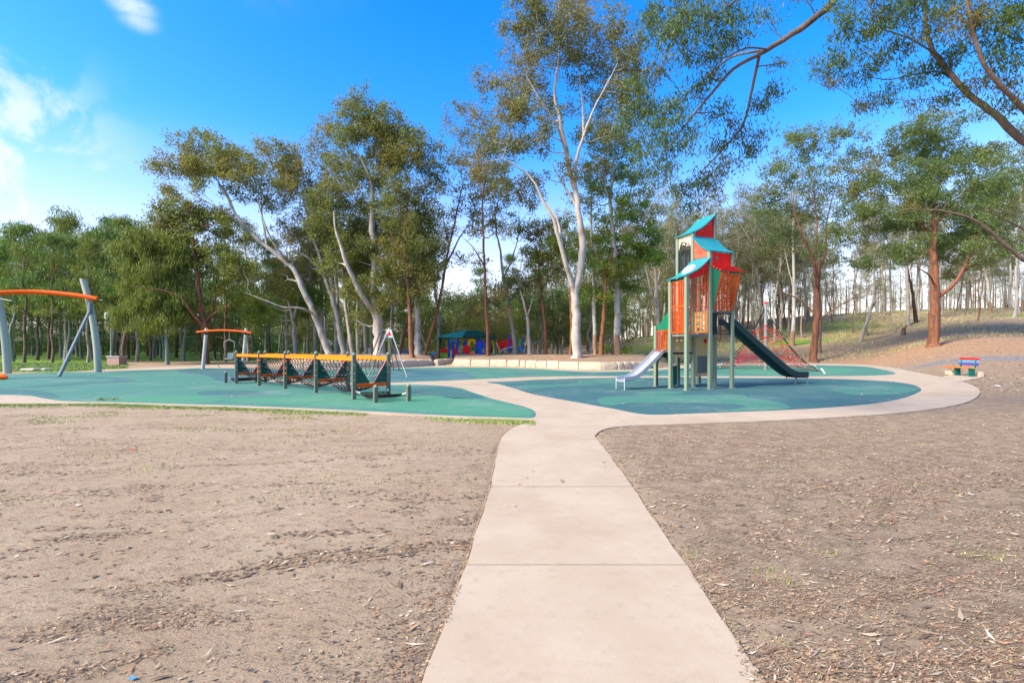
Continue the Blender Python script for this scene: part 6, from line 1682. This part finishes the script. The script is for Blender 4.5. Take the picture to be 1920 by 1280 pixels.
b2_ = (20.5, 15.5, H1(20.5, 15.5))
near_tree('overhanging_gum_tree', 'long low arching brown bough reaching in above the bench from the right edge', b2_,
 [([b2_, (20.4, 15.5, 2.2), (20.2, 15.6, 4.5), (19.5, 16, 8)], .25, .12), ([(20.35, 15.55, 2.6), P_(1990,520,16), P_(1920,487,16), P_(1880,455,16), P_(1845,425,16), P_(1800,402,16), P_(1755,394,16.2), P_(1715,393,16.5), P_(1690,392,16.8)], .15, .03),
  ([(20.3, 15.6, 3.8), P_(1960,450,17), P_(1910,425,17), P_(1870,405,17), P_(1835,390,17)], .08, .02)],
 [cl(*c) for c in [(1700,375,16.5,24,12),(1740,370,16.2,24,12),(1780,375,16,22,12),(1680,400,16.8,18,10),(1820,375,16.5,22,12),(1860,370,17,24,14),(1900,385,17,24,16),(1890,340,16.5,24,16),(1850,330,16.5,22,14),(1725,408,16.4,16,8),(1900,300,16.5,22,16)]],
 402, dens=20, n=70, sr=.30, L=.13, W=.03, droop=.5, limb=.03, limb_tip=.01, twig=.005, warmp=.1, sides=10, bsides=5)

# ------------------------------------------------------------------ leaf litter, twigs and grass
def col_attr(me, cols, per):
    a = me.color_attributes.new('col', 'FLOAT_COLOR', 'POINT')
    c = np.ones((len(cols)*per, 4), np.float32); c[:, :3] = np.repeat(cols, per, axis=0); a.data.foreach_set('color', c.ravel())
pal = np.array([(.44,.31,.18),(.34,.22,.12),(.24,.15,.085),(.16,.10,.06),(.50,.39,.26),(.38,.19,.09),(.29,.24,.15),(.12,.085,.06),(.58,.48,.36),(.18,.22,.09)])
def litter_mesh(name, x, y, Lr, asp, seed, wts, lift=.004, par=None, kind='stuff', flatz=.25):
    rg = np.random.default_rng(seed); n = len(x)
    z = hz(x, y)
    nearf = (1-sstep(y, 9, 15))*(1-sstep(np.abs(x), 8, 9)); z = z+nearf*(fbm(x*9, y*9, 3, 21)*.008)-nearf*.004
    z = np.where(inside(x, y, conc_all), .004, z)
    a = rg.uniform(0, 2*math.pi, n); a = np.where(rg.random(n) < .45, rg.normal(.2, .35, n), a)
    L = rg.uniform(*Lr, n)*rg.uniform(.6, 1.2, n); w = L*asp*rg.uniform(.6, 1.5, n)
    d = np.stack([np.cos(a), np.sin(a), rg.normal(0, flatz, n)*.3], -1); p = np.stack([-np.sin(a), np.cos(a), rg.normal(0, flatz, n)], -1)
    c = np.stack([x, y, z+lift+np.abs(d[:, 2])*L*.5+rg.uniform(0, .004, n)], -1)
    L = L[:, None]; w = w[:, None]; up = np.array((0, 0, 1.))
    curl = rg.uniform(-.05, .18, n)[:, None]*L
    V = np.stack([c-d*L*.5+up*curl*.6, c+p*w*.5-d*L*.05, c+d*L*.5+up*curl, c-p*w*.5-d*L*.05], 1).reshape(-1, 3)
    V[:, 2] = np.maximum(V[:, 2], np.repeat(z, 4)+.001)
    me = new_mesh(name, V, np.arange(n*4).reshape(-1, 4)); me.materials.append(M['litter'])
    ci = rg.choice(len(pal), n, p=np.array(wts)/sum(wts)); col_attr(me, pal[ci]*rg.uniform(.7, 1.2, (n, 1)), 4)
    o_ = bpy.data.objects.new(name, me); COL.objects.link(o_); o_['kind'] = kind
    return o_
rg = np.random.default_rng(77)
def dens_pts(n, x0, x1, ya, yb, f, pw):
    """more pieces near the straight path; f gives local density 0..1"""
    y = (ya**(1-pw)+(yb**(1-pw)-ya**(1-pw))*rg.random(n))**(1/(1-pw)); x = rg.uniform(x0, x1, n)*np.maximum(y, 2.5)*1.0
    keep = rg.random(n) < f(x, y); return x[keep], y[keep]
streak = lambda x, y: fbm((x*math.cos(.21)+y*math.sin(.21))*1.1, (-x*math.sin(.21)+y*math.cos(.21))*4.2, 4, 51)
blot = lambda x, y: fbm(x*.9, y*1.1, 3, 61)
off_c = lambda x, y: ~inside(x, y, conc_all)
edge_l = lambda x, y: np.exp(-np.abs(x-np.interp(y, [p[1] for p in front_L], [p[0] for p in front_L]))/.35)
fR = lambda x, y: np.clip(.15+.8*sstep(streak(x, y)+.5*blot(x, y), -.35, .35), 0, 1)*off_c(x, y)
fL = lambda x, y: np.clip(.03+.65*sstep(streak(x, y)+.35*blot(x, y), .10, .50)+.5*edge_l(x, y)*(y > 0), 0, 1)*off_c(x, y)
x, y = dens_pts(95000, .3, 1.25, 1.8, 17, fR, 1.55); m_ = x > 1.0; litter_mesh('leaf_litter', x[m_], y[m_], (.010, .038), .28, 1, [6,7,6,4,3,3,3,3,.7,.5])
x, y = dens_pts(110000, -1.3, .0, 1.8, 14.5, fL, 1.55); m_ = x < -.1; litter_mesh('leaf_litter', x[m_], y[m_], (.008, .036), .35, 2, [2,4,6,6,1.5,2,2,6,.8,.3])
x, y = dens_pts(17000, .2, 1.3, 2.0, 16, fR, 1.4); m_ = x > 1.0; litter_mesh('fallen_twigs', x[m_], y[m_], (.04, .15), .035, 3, [4,6,6,5,3,2,2,5,2,.1], .006, flatz=.08)
x, y = dens_pts(24000, -1.3, .0, 2.0, 14, fL, 1.4); m_ = x < -.1; litter_mesh('fallen_twigs', x[m_], y[m_], (.03, .12), .04, 4, [2,5,6,6,1,2,2,6,.5,.1], .006, flatz=.08)
# larger bark pieces
x, y = dens_pts(900, -1.3, 1.3, 2.4, 16, lambda x, y: off_c(x, y)*.8, 1.3); litter_mesh('bark_pieces', x, y, (.05, .13), .16, 5, [3,5,5,4,3,3,1,4,4,0], .008, flatz=.15)
x, y = dens_pts(26000, -1.25, .0, 3.4, 14.5, lambda x, y: np.clip(sstep(streak(x, y)+.3*blot(x, y), .05, .4)+.05, 0, 1)*off_c(x, y), 1.01); m_ = x < -.1; litter_mesh('soil_crumbs', x[m_], y[m_], (.02, .07), .4, 15, [0,2,5,6,.5,1,2,5,.4,.4], .004, flatz=.1)
x, y = dens_pts(24000, .15, 1.3, 4, 17, fR, 1.01); m_ = x > 1.3; litter_mesh('leaf_litter', x[m_], y[m_], (.03, .075), .25, 16, [5,6,5,4,5,3,2,4,2.2,.6], .005, flatz=.12)
# soil and litter blown over the edges of the straight path
for E, sg, sd_ in ((front_L, 1, 31), (front_R, -1, 32)):
    r_ = np.random.default_rng(sd_); y = 1.9+5.9*r_.random(4600)**1.2; xe = np.interp(y, [p[1] for p in E], [p[0] for p in E])
    x = xe+sg*(np.abs(r_.normal(size=len(y)))*.028*np.clip(.3+1.8*fbm(y*1.3, y*0+sd_, 3, sd_), .1, 2)-.022); y = np.minimum(y, 10.3)
    litter_mesh('edge_litter', x, y, (.006, .03), .4, 33+sd_, [6,6,3,1,4,2,3,1,.5,.4], .003, flatz=.1)
# far litter: bank, mound and the shaded soil under the trees
def far_pts(n, u0, u1, d0, d1, seed):
    r_ = np.random.default_rng(seed); D = d0+(d1-d0)*r_.random(n); return r_.uniform(u0, u1, n)*D, D
x, y = far_pts(15000, .5, 1.25, 17, 56, 7); m_ = off_c(x, y) & (hz(x, y) > -.03); litter_mesh('leaf_litter', x[m_], y[m_], (.06, .16), .4, 6, [4,4,4,3,5,3,2,2,5,1])
x, y = far_pts(7000, -.46, .28, 33, 46, 8); m_ = off_c(x, y) & (hz(x, y) > .3); litter_mesh('leaf_litter', x[m_], y[m_], (.06, .14), .35, 7, [3,5,6,5,2,3,2,4,1,.5])
# a few leaves blown on to the paving and the rubber
x, y = far_pts(800, -1.1, .9, 4.5, 33, 9); m_ = inside(x, y, conc_all); o_ = litter_mesh('blown_leaves', x[m_], y[m_], (.03, .08), .4, 8, [1,1,1,1,6,1,1,1,9,1], .012)
# grass: fringe of the rubber, patches on the bare soil, tufts on the right
def grass_mesh(name, x, y, hr, seed, base=(.13,.22,.03), tipc=(.28,.36,.08)):
    rg = np.random.default_rng(seed); n = len(x); z = hz(x, y)-.01
    a = rg.uniform(0, 6.28, n); h = rg.uniform(*hr, n); lean = rg.normal(0, .45, (n, 2))*h[:, None]; w = rg.uniform(.003, .007, n)*(1+y/9)
    p0 = np.stack([x-np.cos(a)*w, y-np.sin(a)*w, z], -1); p1 = np.stack([x+np.cos(a)*w, y+np.sin(a)*w, z], -1); p2 = np.stack([x+lean[:, 0], y+lean[:, 1], z+h], -1)
    me = new_mesh(name, np.stack([p0, p1, p2], 1).reshape(-1, 3), np.arange(n*3).reshape(-1, 3)); me.materials.append(M['grass'])
    f = rg.random((n, 1)); f2 = (rg.random((n, 1)) < .25); c = np.array(base)*(1-f)+np.array(tipc)*f; c = np.where(f2, np.array((.40,.34,.16)), c); col_attr(me, c, 3)
    o_ = bpy.data.objects.new(name, me); COL.objects.link(o_); o_['kind'] = 'stuff'
ex, ey = [], []
bot = catmull(gp_list([(1000,789),(960,787),(850,783),(700,775),(500,766),(300,760),(200,757),(0,757.5),(-200,757.5)]), 10, False)
for q in range(34000):
    k = rg.integers(len(bot)-1); f_ = rg.random(); p = bot[k]*(1-f_)+bot[k+1]*f_
    if vnoise(np.array([p[0]*.8]), np.array([3.3]), 9)[0]+1.0*(p[0] < -3.5)+.45 < rg.random()*1.1: continue
    ex.append(p[0]); ey.append(p[1]-.02-abs(rg.normal())*.22)
grass_mesh('grass', np.array(ex), np.array(ey), (.018, .06), 1, (.15,.26,.03), (.34,.44,.09))
x, y = dens_pts(150000, -1.25, -.05, 5, 13.5, lambda x, y: sstep(fbm(x*.8+3, y*2.2, 3, 91), .04, .34)*off_c(x, y)*(.05+.85*(sstep(y, 8.5, 11)*(x < -3)))*.8, 1.2); grass_mesh('grass', x, y, (.014, .042), 2, (.15,.25,.03), (.32,.40,.08))
x, y = dens_pts(26000, .2, 1.1, 2.5, 11, lambda x, y: sstep(fbm(x*1.6+9, y*2.6, 3, 95), .42, .6)*off_c(x, y)*.8, 1.2); m_ = x > 1.2; grass_mesh('grass', x[m_], y[m_], (.010, .03), 3)
x, y = far_pts(30000, -1.2, -.80, 31, 46, 13); m_ = off_c(x, y); grass_mesh('grass', x[m_], y[m_], (.05, .13), 4, (.10,.22,.02), (.22,.36,.05))
x, y = far_pts(36000, .3, 1.2, 46, 88, 14); m_ = fbm(x*.2, y*.3, 3, 3) > -.15; grass_mesh('grass', x[m_], y[m_], (.08, .3), 5, (.20,.21,.09), (.38,.34,.18))
# three bright weeds, litter bits
def small(name, px, py, mat, sz, label, cat, seed):
    rr = random.Random(seed); x, y = g(px, py); mb = MB(); V = []
    n = 7
    for k in range(n):
        a = k/n*6.283; r_ = sz*rr.uniform(.6, 1.1); V.append((x+r_*math.cos(a), y+r_*.6*math.sin(a), H1(x, y)+.006+rr.uniform(0, sz*.25)))
    V.append((x, y, H1(x, y)+sz*.35)); mb.add(V, [(k, (k+1) % n, n) for k in range(n)])
    return tag(mb.build(name, M[mat], None), label, cat)
small('plastic_scrap', 248, 841, 'red', .05, 'small red plastic scrap lying on the bare soil', 'litter', 1)
small('plastic_scrap', 249, 1268, 'skyblue', .022, 'small blue plastic scrap on the soil near the camera', 'litter', 2)
small('paper_scrap', 147, 945, 'white', .035, 'curled pale paper scrap on the bare soil', 'litter', 3)
small('paper_scrap', 1824, 925, 'white', .035, 'crumpled white paper scrap with a leaf on the litter', 'litter', 4)
small('plastic_bag', 1870, 724, 'white', .16, 'small white and blue plastic bag on the litter beyond the end of the paving', 'litter', 5)
# leafy sprig on the rubber edge
rg9 = np.random.default_rng(3); x, y = g(200, 750.5); lm = leaves_mesh(np.array([(x, y, .05), (x+.2, y+.03, .04), (x-.18, y-.02, .04)]), np.array([.16, .12, .1]), 22, .09, .025, 0, rg9, .35); finish((lm,), ('leaf_near',)); o_ = bpy.data.objects.new('fallen_sprig', lm); COL.objects.link(o_)
tag(o_, 'fallen leafy sprig lying on the edge of the teal rubber', 'sprig')
print('objects', len(bpy.data.objects), 'tris', sum(sum(1 for _ in me.polygons)*2 for me in bpy.data.meshes))
